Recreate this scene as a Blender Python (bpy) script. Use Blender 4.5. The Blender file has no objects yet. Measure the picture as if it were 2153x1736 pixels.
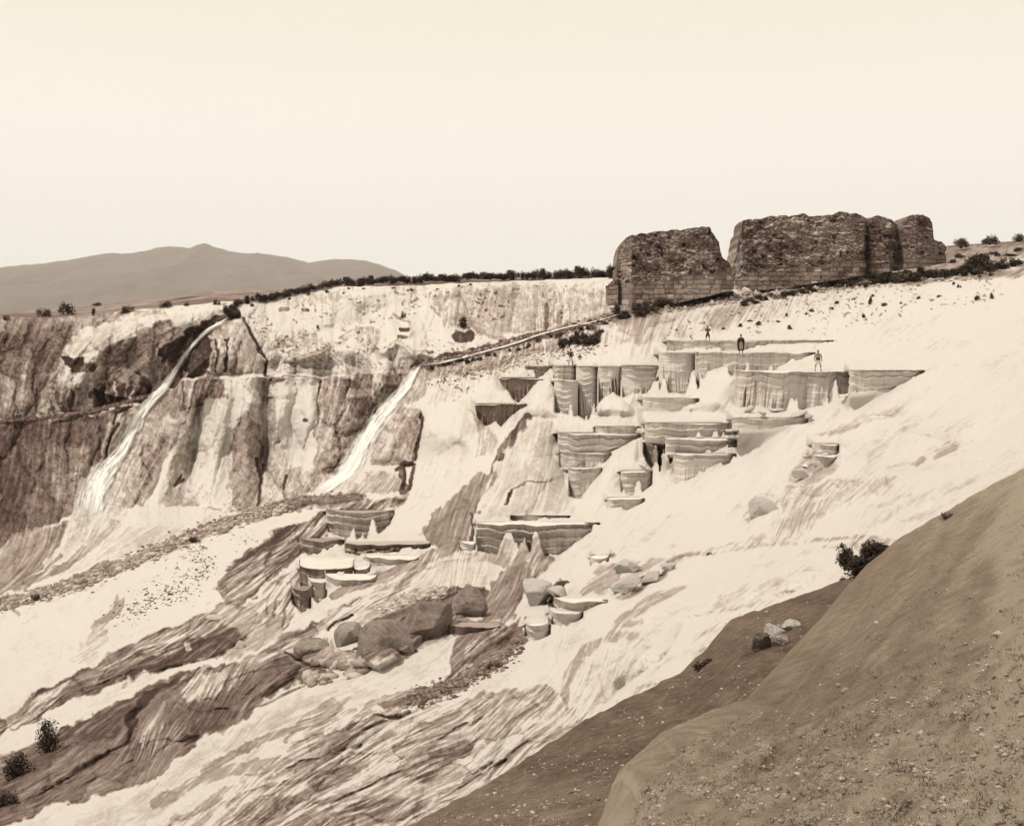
import bpy, bmesh, math, random
import numpy as np
from mathutils import Vector

# ---------------------------------------------------------------- camera, sky, sun
SC = bpy.context.scene
F = 1098.0            # focal length in pixels of the 1024 wide picture
HZ = 304.0            # row of the eye level
cam = bpy.data.cameras.new("camera")
cam_o = bpy.data.objects.new("camera", cam)
SC.collection.objects.link(cam_o)
cam.sensor_width = 36.0
cam.lens = F / 1024 * 36.0
cam.shift_y = (HZ - 412.5) / 1024
cam.clip_start = 0.1
cam.clip_end = 40000
cam_o.location = (0, 0, 0)
cam_o.rotation_euler = (math.radians(90), 0, 0)
SC.camera = cam_o
SC.render.resolution_x = 1024
SC.render.resolution_y = 825

SUN_DIR = Vector((-0.40, -0.24, 0.88)).normalized()
sun_elev = math.asin(SUN_DIR.z)
sun_az = math.atan2(SUN_DIR.x, SUN_DIR.y)

w = bpy.data.worlds.new("World")
SC.world = w
w.use_nodes = True
nt = w.node_tree
nt.nodes.clear()
sky = nt.nodes.new("ShaderNodeTexSky")
sky.sky_type = 'NISHITA'
sky.sun_disc = False
sky.sun_elevation = sun_elev
sky.sun_rotation = sun_az
sky.dust_density = 4
bw = nt.nodes.new("ShaderNodeRGBToBW")
mr = nt.nodes.new("ShaderNodeMapRange")       # blue-blind plate: every part of the sky prints nearly white
mr.inputs[1].default_value = 0.0; mr.inputs[2].default_value = 14.0
mr.inputs[3].default_value = 9.3; mr.inputs[4].default_value = 10.2
mulc = nt.nodes.new("ShaderNodeVectorMath"); mulc.operation = 'SCALE'
mulc.inputs[0].default_value = (1.0, 0.925, 0.80)
bg = nt.nodes.new("ShaderNodeBackground"); bg.inputs[1].default_value = 0.1
out = nt.nodes.new("ShaderNodeOutputWorld")
nt.links.new(sky.outputs[0], bw.inputs[0]); nt.links.new(bw.outputs[0], mr.inputs[0])
tcw = nt.nodes.new("ShaderNodeTexCoord"); sx = nt.nodes.new("ShaderNodeSeparateXYZ")
nt.links.new(tcw.outputs['Generated'], sx.inputs[0])
mz = nt.nodes.new("ShaderNodeMapRange"); mz.interpolation_type = 'SMOOTHSTEP'
mz.inputs[1].default_value = 0.10; mz.inputs[2].default_value = 0.30; mz.inputs[3].default_value = 0; mz.inputs[4].default_value = 1
nt.links.new(sx.outputs[2], mz.inputs[0])
mxw = nt.nodes.new("ShaderNodeMix"); mxw.data_type = 'RGBA'
mxw.inputs[6].default_value = (1.04, 0.965, 0.85, 1); mxw.inputs[7].default_value = (0.93, 0.85, 0.69, 1)
nt.links.new(mz.outputs[0], mxw.inputs[0]); nt.links.new(mxw.outputs[2], mulc.inputs[0])
nt.links.new(mr.outputs[0], mulc.inputs['Scale']); nt.links.new(mulc.outputs[0], bg.inputs[0])
nt.links.new(bg.outputs[0], out.inputs[0])

sl = bpy.data.lights.new("sun", 'SUN')
sl.energy = 3.3; sl.angle = math.radians(0.6); sl.color = (1, 0.93, 0.83)
so = bpy.data.objects.new("sun", sl)
SC.collection.objects.link(so)
so.rotation_euler = SUN_DIR.to_track_quat('Z', 'Y').to_euler()
SC.view_settings.view_transform = 'Standard'
SC.view_settings.look = 'None'
SC.view_settings.exposure = 0.12
SC.view_settings.gamma = 1.0
SC.cycles.max_bounces = 6
SC.cycles.transparent_max_bounces = 12

rng = np.random.default_rng(7)
random.seed(7)

# ---------------------------------------------------------------- helpers
KX, KY = 2.1025, 2.1042      # the drawing coordinates used below are those of a 2153 x 1736 print
def col(px): return np.asarray(px, float)
def vx(X): return np.asarray(X, float) / KX
def vy(Y): return np.asarray(Y, float) / KY
def ray(px, py, d):
    d = np.asarray(d, float)
    return (np.asarray(px) - 512) / F * d, d, (HZ - np.asarray(py)) / F * d

def smooth(a, b, x):
    t = np.clip((x - a) / (b - a), 0, 1)
    return t * t * (3 - 2 * t)

def hash3(ix, iy, iz):
    n = (ix.astype(np.int64) * 73856093) ^ (iy.astype(np.int64) * 19349663) ^ (iz.astype(np.int64) * 83492791)
    n = (n * 1103515245 + 12345) & 0x7fffffff
    n = (n ^ (n >> 13)) * 1274126177 & 0x7fffffff
    return ((n ^ (n >> 16)) & 0xffff) / 65535.0

def vnoise(x, y, z=0.0):
    x, y, z = np.broadcast_arrays(np.asarray(x, float), np.asarray(y, float), np.asarray(z, float))
    ix, iy, iz = np.floor(x), np.floor(y), np.floor(z)
    fx, fy, fz = x - ix, y - iy, z - iz
    fx = fx * fx * (3 - 2 * fx); fy = fy * fy * (3 - 2 * fy); fz = fz * fz * (3 - 2 * fz)
    r = 0
    for dx in (0, 1):
        wx = fx if dx else 1 - fx
        for dy in (0, 1):
            wy = fy if dy else 1 - fy
            for dz in (0, 1):
                wz = fz if dz else 1 - fz
                r = r + wx * wy * wz * hash3(ix + dx, iy + dy, iz + dz)
    return r

def fbm(x, y, z=0.0, oct=4):
    r = 0; a = 0.5; s = 0
    for i in range(oct):
        r = r + a * vnoise(x * 2 ** i + 17 * i, y * 2 ** i, np.asarray(z) * 2 ** i)
        s += a; a *= 0.5
    return r / s

def worley(x, y, seed=0):
    ix, iy = np.floor(x), np.floor(y)
    f1 = np.full(np.shape(x), 9.0); f2 = f1.copy(); idv = np.zeros(np.shape(x))
    for dx in (-1, 0, 1):
        for dy in (-1, 0, 1):
            cx, cy = ix + dx, iy + dy
            jx = hash3(cx, cy, np.full_like(cx, seed + 1)); jy = hash3(cx, cy, np.full_like(cx, seed + 2))
            d = np.hypot(cx + jx - x, cy + jy - y)
            f2 = np.where(d < f1, f1, np.minimum(f2, d))
            idv = np.where(d < f1, jx, idv)
            f1 = np.minimum(f1, d)
    return f1, f2, idv

def add_attr(me, name, arr):
    a = me.attributes.new(name, 'FLOAT', 'POINT')
    a.data.foreach_set('value', np.asarray(arr, np.float32).ravel())

def mesh_np(name, co, faces, mat, parent=None, attrs=None, shade=True, loc=None):
    me = bpy.data.meshes.new(name)
    co = np.asarray(co, np.float32); faces = np.asarray(faces, np.int32)
    k = faces.shape[1]
    me.vertices.add(len(co)); me.vertices.foreach_set('co', co.ravel())
    me.loops.add(faces.size); me.loops.foreach_set('vertex_index', faces.ravel())
    me.polygons.add(len(faces))
    me.polygons.foreach_set('loop_start', np.arange(0, faces.size, k, dtype=np.int32))
    if shade: me.polygons.foreach_set('use_smooth', np.ones(len(faces), bool))
    me.update(calc_edges=True)
    for n, a in (attrs or {}).items(): add_attr(me, n, a)
    if mat: me.materials.append(mat)
    o = bpy.data.objects.new(name, me)
    SC.collection.objects.link(o)
    if parent: o.parent = parent
    return o

def grid_faces(nr, nc, close=False):
    i = np.arange(nr - 1)[:, None] * nc + np.arange(nc - 1)[None, :]
    return np.stack([i, i + 1, i + nc + 1, i + nc], -1).reshape(-1, 4)

def tag(o, label, cat=None, group=None, kind=None):
    o['label'] = label
    if cat: o['category'] = cat
    if group: o['group'] = group
    if kind: o['kind'] = kind
    return o

def empty(name, loc):
    o = bpy.data.objects.new(name, None)
    o.location = loc; o.empty_display_size = 0.3
    SC.collection.objects.link(o)
    return o

def copy_tree(o, parent=None):
    c = o.copy(); SC.collection.objects.link(c)
    if parent: c.parent = parent
    for ch in list(o.children): copy_tree(ch, c)
    return c

# ---------------------------------------------------------------- materials
RAMP = [(0.0, (0.022, 0.0105, 0.008)), (0.25, (0.085, 0.050, 0.042)), (0.5, (0.205, 0.155, 0.134)),
        (0.75, (0.36, 0.300, 0.268)), (1.0, (0.565, 0.520, 0.485))]
def rock_mat(name, noise_scale=1.2, amp=0.16, fine=9.0, bump=0.35, dist=0.15, rough=0.85, sheen=0.0, tint=None, speck=0.0):
    m = bpy.data.materials.new(name); m.use_nodes = True
    n = m.node_tree; N = n.nodes; L = n.links; N.clear()
    o = N.new('ShaderNodeOutputMaterial'); b = N.new('ShaderNodeBsdfPrincipled')
    b.inputs['Roughness'].default_value = rough
    b.inputs['Specular IOR Level'].default_value = 0.2
    L.new(b.outputs[0], o.inputs[0])
    at = N.new('ShaderNodeAttribute'); at.attribute_name = 'tone'
    tc = N.new('ShaderNodeTexCoord')
    n1 = N.new('ShaderNodeTexNoise'); n1.inputs['Scale'].default_value = noise_scale; n1.inputs['Detail'].default_value = 6; n1.inputs['Roughness'].default_value = 0.65
    n2 = N.new('ShaderNodeTexNoise'); n2.inputs['Scale'].default_value = fine; n2.inputs['Detail'].default_value = 5; n2.inputs['Roughness'].default_value = 0.7
    L.new(tc.outputs['Object'], n1.inputs['Vector']); L.new(tc.outputs['Object'], n2.inputs['Vector'])
    n3 = N.new('ShaderNodeTexNoise'); n3.inputs['Scale'].default_value = fine * 3.1; n3.inputs['Detail'].default_value = 3; n3.inputs['Roughness'].default_value = 0.7
    L.new(tc.outputs['Object'], n3.inputs['Vector'])
    s0 = N.new('ShaderNodeMath'); s0.operation = 'MULTIPLY_ADD'; s0.inputs[1].default_value = .9; s0.inputs[2].default_value = -.45
    L.new(n3.outputs[0], s0.inputs[0])
    sA = N.new('ShaderNodeMath'); sA.operation = 'ADD'
    L.new(n1.outputs[0], sA.inputs[0]); L.new(n2.outputs[0], sA.inputs[1])
    s1 = N.new('ShaderNodeMath'); s1.operation = 'ADD'
    L.new(sA.outputs[0], s1.inputs[0]); L.new(s0.outputs[0], s1.inputs[1])
    s2 = N.new('ShaderNodeMath'); s2.operation = 'MULTIPLY_ADD'; s2.inputs[1].default_value = amp; s2.inputs[2].default_value = -amp
    L.new(s1.outputs[0], s2.inputs[0])
    s3 = N.new('ShaderNodeMath'); s3.operation = 'ADD'; s3.use_clamp = True
    L.new(at.outputs['Fac'], s3.inputs[0]); L.new(s2.outputs[0], s3.inputs[1])
    r = N.new('ShaderNodeValToRGB'); e = r.color_ramp.elements
    e[0].position = 0; e[0].color = (*RAMP[0][1], 1); e[1].position = 1; e[1].color = (*RAMP[-1][1], 1)
    for p, c in RAMP[1:-1]:
        k = e.new(p); k.color = (*c, 1)
    L.new(s3.outputs[0], r.inputs[0])
    src = r.outputs[0]
    if tint:
        mx = N.new('ShaderNodeMix'); mx.data_type = 'RGBA'; mx.blend_type = 'MULTIPLY'; mx.inputs[0].default_value = 1
        L.new(src, mx.inputs[6]); mx.inputs[7].default_value = (*tint, 1); src = mx.outputs[2]
    L.new(src, b.inputs['Base Color'])
    bp = N.new('ShaderNodeBump'); bp.inputs['Strength'].default_value = bump; bp.inputs['Distance'].default_value = dist
    L.new(s1.outputs[0], bp.inputs['Height']); L.new(bp.outputs[0], b.inputs['Normal'])
    return m

def flat_mat(name, c, rough=0.9, var=0.3, scale=20, bump=0.0, trans=0.0):
    m = bpy.data.materials.new(name); m.use_nodes = True
    n = m.node_tree; N = n.nodes; L = n.links
    b = N['Principled BSDF']; b.inputs['Roughness'].default_value = rough; b.inputs['Specular IOR Level'].default_value = 0.15
    tc = N.new('ShaderNodeTexCoord'); t = N.new('ShaderNodeTexNoise'); t.inputs['Scale'].default_value = scale; t.inputs['Detail'].default_value = 4
    L.new(tc.outputs['Object'], t.inputs['Vector'])
    mx = N.new('ShaderNodeMix'); mx.data_type = 'RGBA'
    mx.inputs[6].default_value = (*[v * (1 - var) for v in c], 1); mx.inputs[7].default_value = (*[min(1, v * (1 + var)) for v in c], 1)
    L.new(t.outputs[0], mx.inputs[0]); L.new(mx.outputs[2], b.inputs['Base Color'])
    return m

def leaf_mat(name, c1, c2):
    m = bpy.data.materials.new(name); m.use_nodes = True
    n = m.node_tree; N = n.nodes; L = n.links
    b = N['Principled BSDF']; b.inputs['Roughness'].default_value = 0.7; b.inputs['Specular IOR Level'].default_value = 0.2
    at = N.new('ShaderNodeAttribute'); at.attribute_name = 'tone'
    mx = N.new('ShaderNodeMix'); mx.data_type = 'RGBA'
    mx.inputs[6].default_value = (*c1, 1); mx.inputs[7].default_value = (*c2, 1)
    L.new(at.outputs['Fac'], mx.inputs[0]); L.new(mx.outputs[2], b.inputs['Base Color'])
    return m

M_TRAV = rock_mat('travertine', 1.4, 0.24, 9.0, 0.55, 0.22)
M_TERR = rock_mat('terrace_travertine', 1.3, 0.14, 9.0, 0.30, 0.12)
M_SOIL = rock_mat('stony_soil', 3.5, 0.70, 42.0, 1.0, 0.07, tint=(1.06, 0.965, 0.81))
M_MASON = rock_mat('ruin_masonry', 1.5, 0.26, 6.0, 0.6, 0.15)
M_ROCK = rock_mat('boulder_rock', 1.8, 0.36, 9.0, 0.9, 0.14)
M_STONE = rock_mat('loose_stone', 3.0, 0.12, 20.0, 0.4, 0.03)
M_HILL = flat_mat('distant_hill', (0.135, 0.104, 0.092), 0.95, 0.28, 0.0035)
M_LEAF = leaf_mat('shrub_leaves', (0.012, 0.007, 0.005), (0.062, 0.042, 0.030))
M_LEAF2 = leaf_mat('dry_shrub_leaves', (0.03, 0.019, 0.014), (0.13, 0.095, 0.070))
M_TWIG = flat_mat('twig_bark', (0.05, 0.033, 0.025))

# ---------------------------------------------------------------- fields of the travertine hillside
X0, X1, Y0, Y1 = -140, 1164, 236, 905
gx = np.arange(X0, X1 + 1, 1.0); gy = np.arange(Y0, Y1 + 1, 1.0)
PX, PY = np.meshgrid(gx, gy)
NH, NW = PX.shape

def samp(Fd, x, y):
    x = np.clip(np.asarray(x, float) - X0, 0, NW - 1.001); y = np.clip(np.asarray(y, float) - Y0, 0, NH - 1.001)
    ix = x.astype(int); iy = y.astype(int); fx = x - ix; fy = y - iy
    return (Fd[iy, ix] * (1 - fx) * (1 - fy) + Fd[iy, ix + 1] * fx * (1 - fy)
            + Fd[iy + 1, ix] * (1 - fx) * fy + Fd[iy + 1, ix + 1] * fx * fy)

EDGE = [(-300, 680), (0, 667), (100, 669), (200, 660), (300, 650), (400, 641), (470, 634), (560, 632), (640, 614), (700, 603), (800, 601),
        (900, 599), (1000, 593), (1100, 590), (1200, 586), (1290, 583), (1330, 590), (1500, 565), (1600, 550), (1800, 528),
        (1990, 519), (2080, 514), (2153, 508), (2450, 490)]
SKYL = [(-300, 662), (0, 655), (100, 650), (200, 642), (300, 632), (440, 612), (600, 608), (680, 599), (860, 583), (1000, 577), (1150, 573),
        (1290, 570), (1330, 575), (1500, 560), (1600, 547), (1800, 526), (1990, 517), (2153, 505), (2450, 488)]
def pl(P, x, k=0): P = np.array(P, float); return np.interp(x, P[:, 0] / KX, P[:, 1] / KY)
edge_of = lambda px: pl(EDGE, px)

DEP = {560: [(1600, 178), (1990, 165), (2153, 150)],
 600: [(700, 165), (1000, 165), (1290, 160), (1560, 150), (1700, 150), (1850, 143), (2000, 128), (2153, 118), (2450, 90)],
 650: [(-250, 165), (0, 162), (300, 160), (480, 160), (600, 163), (800, 161), (1000, 158), (1200, 152), (1310, 139), (1420, 137), (1560, 136), (1700, 131), (1850, 122), (2000, 112), (2153, 102)],
 700: [(-250, 158), (0, 155), (300, 154), (600, 157), (900, 156), (1100, 147), (1200, 134), (1350, 127), (1500, 124), (1700, 118), (1900, 105), (2153, 85), (2450, 60)],
 735: [(1200, 129), (1450, 118), (1560, 114), (1750, 104)],
 765: [(600, 152), (800, 149), (880, 142), (1000, 137), (1180, 127), (1350, 116), (1550, 104), (1750, 94), (1930, 80), (2153, 66)],
 830: [(-250, 147), (0, 147), (200, 147), (350, 147), (600, 147), (800, 140), (900, 131), (1000, 127), (1100, 118), (1230, 111), (1340, 106), (1450, 98), (1620, 91), (1800, 82), (1940, 71), (2153, 58), (2450, 38)],
 900: [(0, 140), (200, 141), (400, 143), (600, 143), (750, 137), (860, 126), (950, 119), (1040, 113), (1150, 108), (1230, 104), (1350, 98), (1450, 92), (1600, 84), (1750, 75), (1900, 64), (2153, 50)],
 1000: [(-250, 130), (0, 134), (200, 136), (400, 138), (600, 138), (700, 132), (820, 118), (950, 106), (1100, 97), (1220, 95), (1400, 86), (1550, 78), (1720, 66), (1850, 56), (2000, 46), (2153, 38), (2450, 28)],
 1085: [(-250, 118), (0, 124), (200, 124), (400, 122), (560, 114), (700, 101), (800, 94), (900, 90), (1000, 86), (1200, 82), (1350, 76), (1500, 68), (1650, 58), (1800, 48), (2000, 37), (2153, 31)],
 1200: [(-250, 102), (0, 105), (200, 99), (400, 89), (550, 80), (700, 73), (850, 70), (1000, 65), (1150, 61), (1300, 56), (1500, 49), (1700, 40), (1900, 32), (2153, 26)],
 1300: [(0, 86), (200, 78), (400, 71), (600, 63), (800, 57), (1000, 53), (1200, 49), (1400, 43), (1600, 36), (1800, 30)],
 1400: [(-250, 70), (0, 68), (200, 62), (400, 56), (600, 50), (800, 46), (1000, 43), (1200, 39), (1400, 35), (1600, 30)],
 1500: [(0, 54), (300, 48), (600, 42), (900, 37), (1200, 33), (1500, 28)],
 1600: [(-250, 44), (0, 44), (300, 39), (600, 35), (900, 31), (1200, 27)],
 1750: [(-250, 33), (0, 33), (300, 30), (600, 27), (900, 24), (1300, 20), (1900, 15)],
 1900: [(-250, 26), (0, 26), (400, 24), (900, 20), (1500, 15), (2450, 10)]}
pts = np.array([(X / KX, Y / KY, math.log(d)) for Y, r in DEP.items() for X, d in r])
def tps_fit(P, vals, lam=0.02):
    P = P / 300.0; n = len(P)
    r = np.hypot(P[:, None, 0] - P[None, :, 0], P[:, None, 1] - P[None, :, 1])
    K = np.where(r > 0, r * r * np.log(r + 1e-12), 0) + lam * np.eye(n) * 0.05
    Q = np.c_[np.ones(n), P]
    A = np.zeros((n + 3, n + 3)); A[:n, :n] = K; A[:n, n:] = Q; A[n:, :n] = Q.T
    return np.linalg.solve(A, np.r_[vals, 0, 0, 0]), P
def tps_eval(sol, P, x, y):
    x = x / 300.0; y = y / 300.0
    r = sol[-3] + sol[-2] * x + sol[-1] * y
    for i, (a, b) in enumerate(P):
        q = (x - a) ** 2 + (y - b) ** 2
        r = r + sol[i] * 0.5 * q * np.log(q + 1e-12)
    return r
sol, PP = tps_fit(pts[:, :2], pts[:, 2])
cx = np.arange(X0, X1 + 6, 6.0); cy = np.arange(Y0, Y1 + 6, 6.0)
CX, CY = np.meshgrid(cx, cy)
cl = tps_eval(sol, PP, CX, CY)
def upscale(C, x, y):
    x = (x - X0) / 6.0; y = (y - Y0) / 6.0
    x = np.clip(x, 0, C.shape[1] - 1.001); y = np.clip(y, 0, C.shape[0] - 1.001)
    ix = x.astype(int); iy = y.astype(int); fx = x - ix; fy = y - iy
    return C[iy, ix] * (1 - fx) * (1 - fy) + C[iy, ix + 1] * fx * (1 - fy) + C[iy + 1, ix] * (1 - fx) * fy + C[iy + 1, ix + 1] * fx * fy
DB = np.exp(upscale(cl, PX, PY))
def blur(A, k):
    for ax in (0, 1):
        c = np.cumsum(np.concatenate([np.repeat(np.take(A, [0], ax), k + 1, ax), A, np.repeat(np.take(A, [-1], ax), k, ax)], ax), ax)
        n = A.shape[ax]
        A = (np.take(c, np.arange(2 * k + 1, 2 * k + 1 + n), ax) - np.take(c, np.arange(0, n), ax)) / (2 * k + 1)
    return A
DB = blur(blur(DB, 3), 3)

# flow direction
FLOW = [(100,700,-.5,1),(250,700,-.8,.6),(350,680,-.9,.4),(60,850,-.2,1),(150,1000,-.15,1),(400,900,-.15,1),(600,900,0,1),(700,680,.05,1),(900,660,-.1,1),
 (850,900,-.6,1),(1150,680,0,1),(750,1000,-.8,.8),(950,900,-.25,1),(1100,1000,-.25,1),(1350,960,-.3,1),(1700,650,-.5,1),(2000,700,-1,.6),
 (1900,850,-1,.55),(1700,1000,-1,.8),(1500,1080,-1,.75),(1640,1090,-.5,1),(2050,980,-1,.5),(1300,1200,-1,.65),(1600,1200,-1,.5),(1400,1350,-1,.7),
 (1250,1430,-.5,1),(1050,1400,-1,.7),(1000,1200,-.4,1),(800,1250,-1,.5),(600,1230,-.7,1),(550,1150,-1,.8),(300,1230,-1,.5),(200,1400,-1,.4),
 (300,1450,-1,.35),(600,1350,-1,.4),(450,1450,-.5,1),(310,1540,-.4,1),(700,1500,-1,.45),(400,1620,-1,.6),(900,1550,-1,.5),(1100,1550,-.9,.6),
 (200,1700,-1,.4),(800,1650,-1,.5),(1100,1250,-.35,1),(900,1080,-.5,1),(950,1000,-.4,1),(1200,940,-.1,1),(1300,1000,-.6,1),(500,1270,-1,.6)]
num = 0; den = 0
for (a, b, dx, dy) in FLOW:
    wgt = 1 / ((CX - a / KX) ** 2 + (CY - b / KY) ** 2 + 150) ** 1.5
    l = math.hypot(dx, dy)
    num = num + wgt * complex(dx / l, dy / l); den = den + wgt
fl = num / den
ang = upscale(np.angle(fl / np.abs(fl)) if False else np.arctan2(fl.imag, fl.real), PX, PY)
ang = ang + (upscale(fbm(CX / 50, CY / 50, 3.3), PX, PY) - 0.5) * np.where(PY < 500, .5, 1.1)
FX, FY = np.cos(ang), np.sin(ang)

def rnd_field(k, seed):
    r = np.random.default_rng(seed).random((NH, NW))
    if k > 0: r = blur(blur(r, k), k)
    r = r - r.mean(); return r / r.std()
def lic(k, n, step, seed):
    src = rnd_field(k, seed)
    acc = src.copy(); wsum = 1.0
    for sgn in (1, -1):
        x = PX.copy(); y = PY.copy()
        for i in range(n):
            vxx = samp(FX, x, y); vyy = samp(FY, x, y)
            x = x + sgn * step * vxx; y = y + sgn * step * vyy
            wgt = 1 - (i + 1) / (n + 1)
            acc += wgt * samp(src, x, y); wsum += wgt
    acc -= acc.mean()
    return acc / acc.std()
L1 = lic(0, 9, 1.2, 1)
L2 = lic(1, 10, 2.2, 2)
L3 = lic(3, 9, 3.6, 3)
L4 = lic(8, 8, 6.0, 4)

# warped coordinates give hand drawn shapes natural borders
WXn = (fbm(PX / 16, PY / 16, 1.5, 4) - .5) * 18; WYn = (fbm(PX / 16, PY / 16, 8.5, 4) - .5) * 18
WX = PX + WXn + 1.3 * L2 * 0.8; WY = PY + WYn

def poly_sd(P, x, y):
    """signed distance, positive inside"""
    P = np.array(P, float); P = np.c_[P[:, 0] / KX, P[:, 1] / KY]
    d = np.full(x.shape, 1e9); ins = np.zeros(x.shape, bool)
    n = len(P)
    for i in range(n):
        ax, ay = P[i]; bx, by = P[(i + 1) % n]
        ex, ey = bx - ax, by - ay
        t = np.clip(((x - ax) * ex + (y - ay) * ey) / (ex * ex + ey * ey + 1e-9), 0, 1)
        d = np.minimum(d, np.hypot(x - ax - t * ex, y - ay - t * ey))
        c = ((ay > y) != (by > y)) & (x < (bx - ax) * (y - ay) / (by - ay + 1e-12) + ax)
        ins ^= c
    return np.where(ins, d, -d)
def line_d(P, x, y):
    P = np.array(P, float)[:, :2]; P = np.c_[P[:, 0] / KX, P[:, 1] / KY]
    d = np.full(x.shape, 1e9)
    for i in range(len(P) - 1):
        ax, ay = P[i]; bx, by = P[i + 1]; ex, ey = bx - ax, by - ay
        t = np.clip(((x - ax) * ex + (y - ay) * ey) / (ex * ex + ey * ey + 1e-9), 0, 1)
        d = np.minimum(d, np.hypot(x - ax - t * ex, y - ay - t * ey))
    return d
def bbox(P, m):
    P = np.array(P, float)
    x0 = int(max(0, P[:, 0].min() / KX - m - X0)); x1 = int(min(NW, P[:, 0].max() / KX + m - X0 + 1))
    y0 = int(max(0, P[:, 1].min() / KY - m - Y0)); y1 = int(min(NH, P[:, 1].max() / KY + m - Y0 + 1))
    return slice(y0, y1), slice(x0, x1)

TONE = np.full(PX.shape, 0.95)
CON = np.full(PX.shape, 0.035)        # how strongly flow streaks mark the tone
def paint(P, t, fe=4, s=1.0, con=None, warp=1.0):
    fe = max(1.2, fe * .45)
    b = bbox(P, fe + 14)
    if TONE[b].size == 0: return
    sd = poly_sd(P, PX[b] + (WX - PX)[b] * warp, PY[b] + (WY - PY)[b] * warp)
    m = smooth(-fe, fe, sd) * s
    TONE[b] += (t - TONE[b]) * m
    if con is not None: CON[b] += (con - CON[b]) * m
def stroke(P, wd, t, s=1.0, warp=0.6, con=None):
    wd = wd / KX
    b = bbox([p[:2] for p in P], wd * 2 + 14)
    if TONE[b].size == 0: return
    d = line_d(P, PX[b] + (WX - PX)[b] * warp, PY[b] + (WY - PY)[b] * warp)
    m = (1 - smooth(wd * 0.6, wd * .95, d)) * s
    TONE[b] += (t - TONE[b]) * m
    if con is not None: CON[b] += (con - CON[b]) * m

REL = np.zeros(PX.shape)              # relief towards the viewer, metres
def ridge(P, wd, amp, warp=0.5):
    wd = wd / KX
    b = bbox(P, wd * 2.5 + 10)
    d = line_d(P, PX[b] + (WX - PX)[b] * warp, PY[b] + (WY - PY)[b] * warp)
    REL[b] += amp * np.exp(-(d / wd) ** 2)
def pillow(P, wd, amp, warp=0.25, keep=False):
    wd = wd / KX
    q = np.array(P, float)[:, 1] / KY; ya, yb = q.min(), q.max()
    b = bbox(P, 10)
    sd = poly_sd(P, PX[b] + (WX - PX)[b] * warp, PY[b] + (WY - PY)[b] * warp)
    fd = 1.0 if keep else 1 - smooth(ya + .45 * (yb - ya), yb - 3, PY[b])
    REL[b] += amp * fd * np.where(sd > 0, 1 - np.exp(-np.maximum(sd, 0) / wd), 0)
def ledge(P, amp, L, wd=2.0, warp=0.3):
    """the rock above the line steps back"""
    ly = pl(P, PX); xs = np.array(P)[:, 0] / KX
    m = smooth(xs[0] - 4, xs[0] + 8, PX) * (1 - smooth(xs[-1] - 8, xs[-1] + 4, PX))
    t = ly - (PY + (WY - PY) * warp)
    REL[:] -= amp * m * smooth(0, wd, t) * np.exp(-np.maximum(t, 0) / L)
    REL[:] += 0.25 * amp * m * np.where(t < 0, np.exp(t / (L * 0.5)), 0)

# ---------------------------------------------------------------- mineral stains of the travertine, with some shade painted into its tone
# plateau and upper left cliff
paint([(-320,640),(0,660),(300,648),(470,632),(470,660),(430,700),(380,740),(345,800),(300,840),(200,868),(0,895),(-320,910)], .62, 5, 1, .16)
paint([(-320,640),(0,655),(120,672),(180,700),(150,760),(120,830),(60,870),(-320,900)], .50, 10, .8)
stroke([(430,652),(330,668),(250,690),(190,725),(160,760),(150,790)], 34, .90, .85)
stroke([(440,665),(370,690),(300,735),(270,780)], 16, .86, .7)
stroke([(380,660),(260,672),(180,700)], 12, .85, .6)
stroke([(60,690),(40,760),(20,840)], 22, .45, .7)
stroke([(330,700),(240,740),(215,800),(210,850)], 22, .52, .7)
paint([(150,770),(200,768),(195,785),(165,790),(152,785)], .15, 3, .9)  # dark hole in the cliff, its shade painted as tone
paint([(195,815),(235,800),(318,795),(320,838),(270,850),(195,862)], .25, 5, .75, .3)  # cave recess, darkened in the tone to stand for its shade
paint([(140,845),(160,815),(185,812),(190,860),(150,868)], .5, 4, .9)
stroke([(120,830),(135,860)], 8, .3, .8)
stroke([(0,886),(80,876),(190,866),(260,845),(310,832)], 6, .22, .9)
paint([(-320,900),(0,893),(190,872),(285,850),(255,930),(190,1000),(160,1060),(140,1085),(0,1150),(-320,1200)], .42, 6, 1, .13)
paint([(150,900),(250,870),(240,930),(180,990),(150,960)], .55, 10, .7)
paint([(100,980),(180,985),(150,1070),(70,1110)], .5, 10, .7)
paint([(0,1150),(150,1092),(120,1150),(60,1230),(0,1245),(-320,1260),(-320,1160)], .58, 5, 1, .14)
# around the first fall
stroke([(485,655),(430,690),(392,722),(372,760),(360,800)], 20, .22, .9)
paint([(455,680),(505,668),(530,700),(555,755),(556,785),(520,795),(385,793),(390,740),(430,720)], .66, 3, 1, .1)
paint([(420,700),(460,690),(450,760),(430,790),(386,790),(392,740)], .22, 5, .85)
stroke([(505,672),(540,720),(558,770),(556,790)], 5, .3, .85)
stroke([(478,700),(475,770)], 6, .45, .7); stroke([(500,710),(505,780)], 5, .5, .6)
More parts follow.
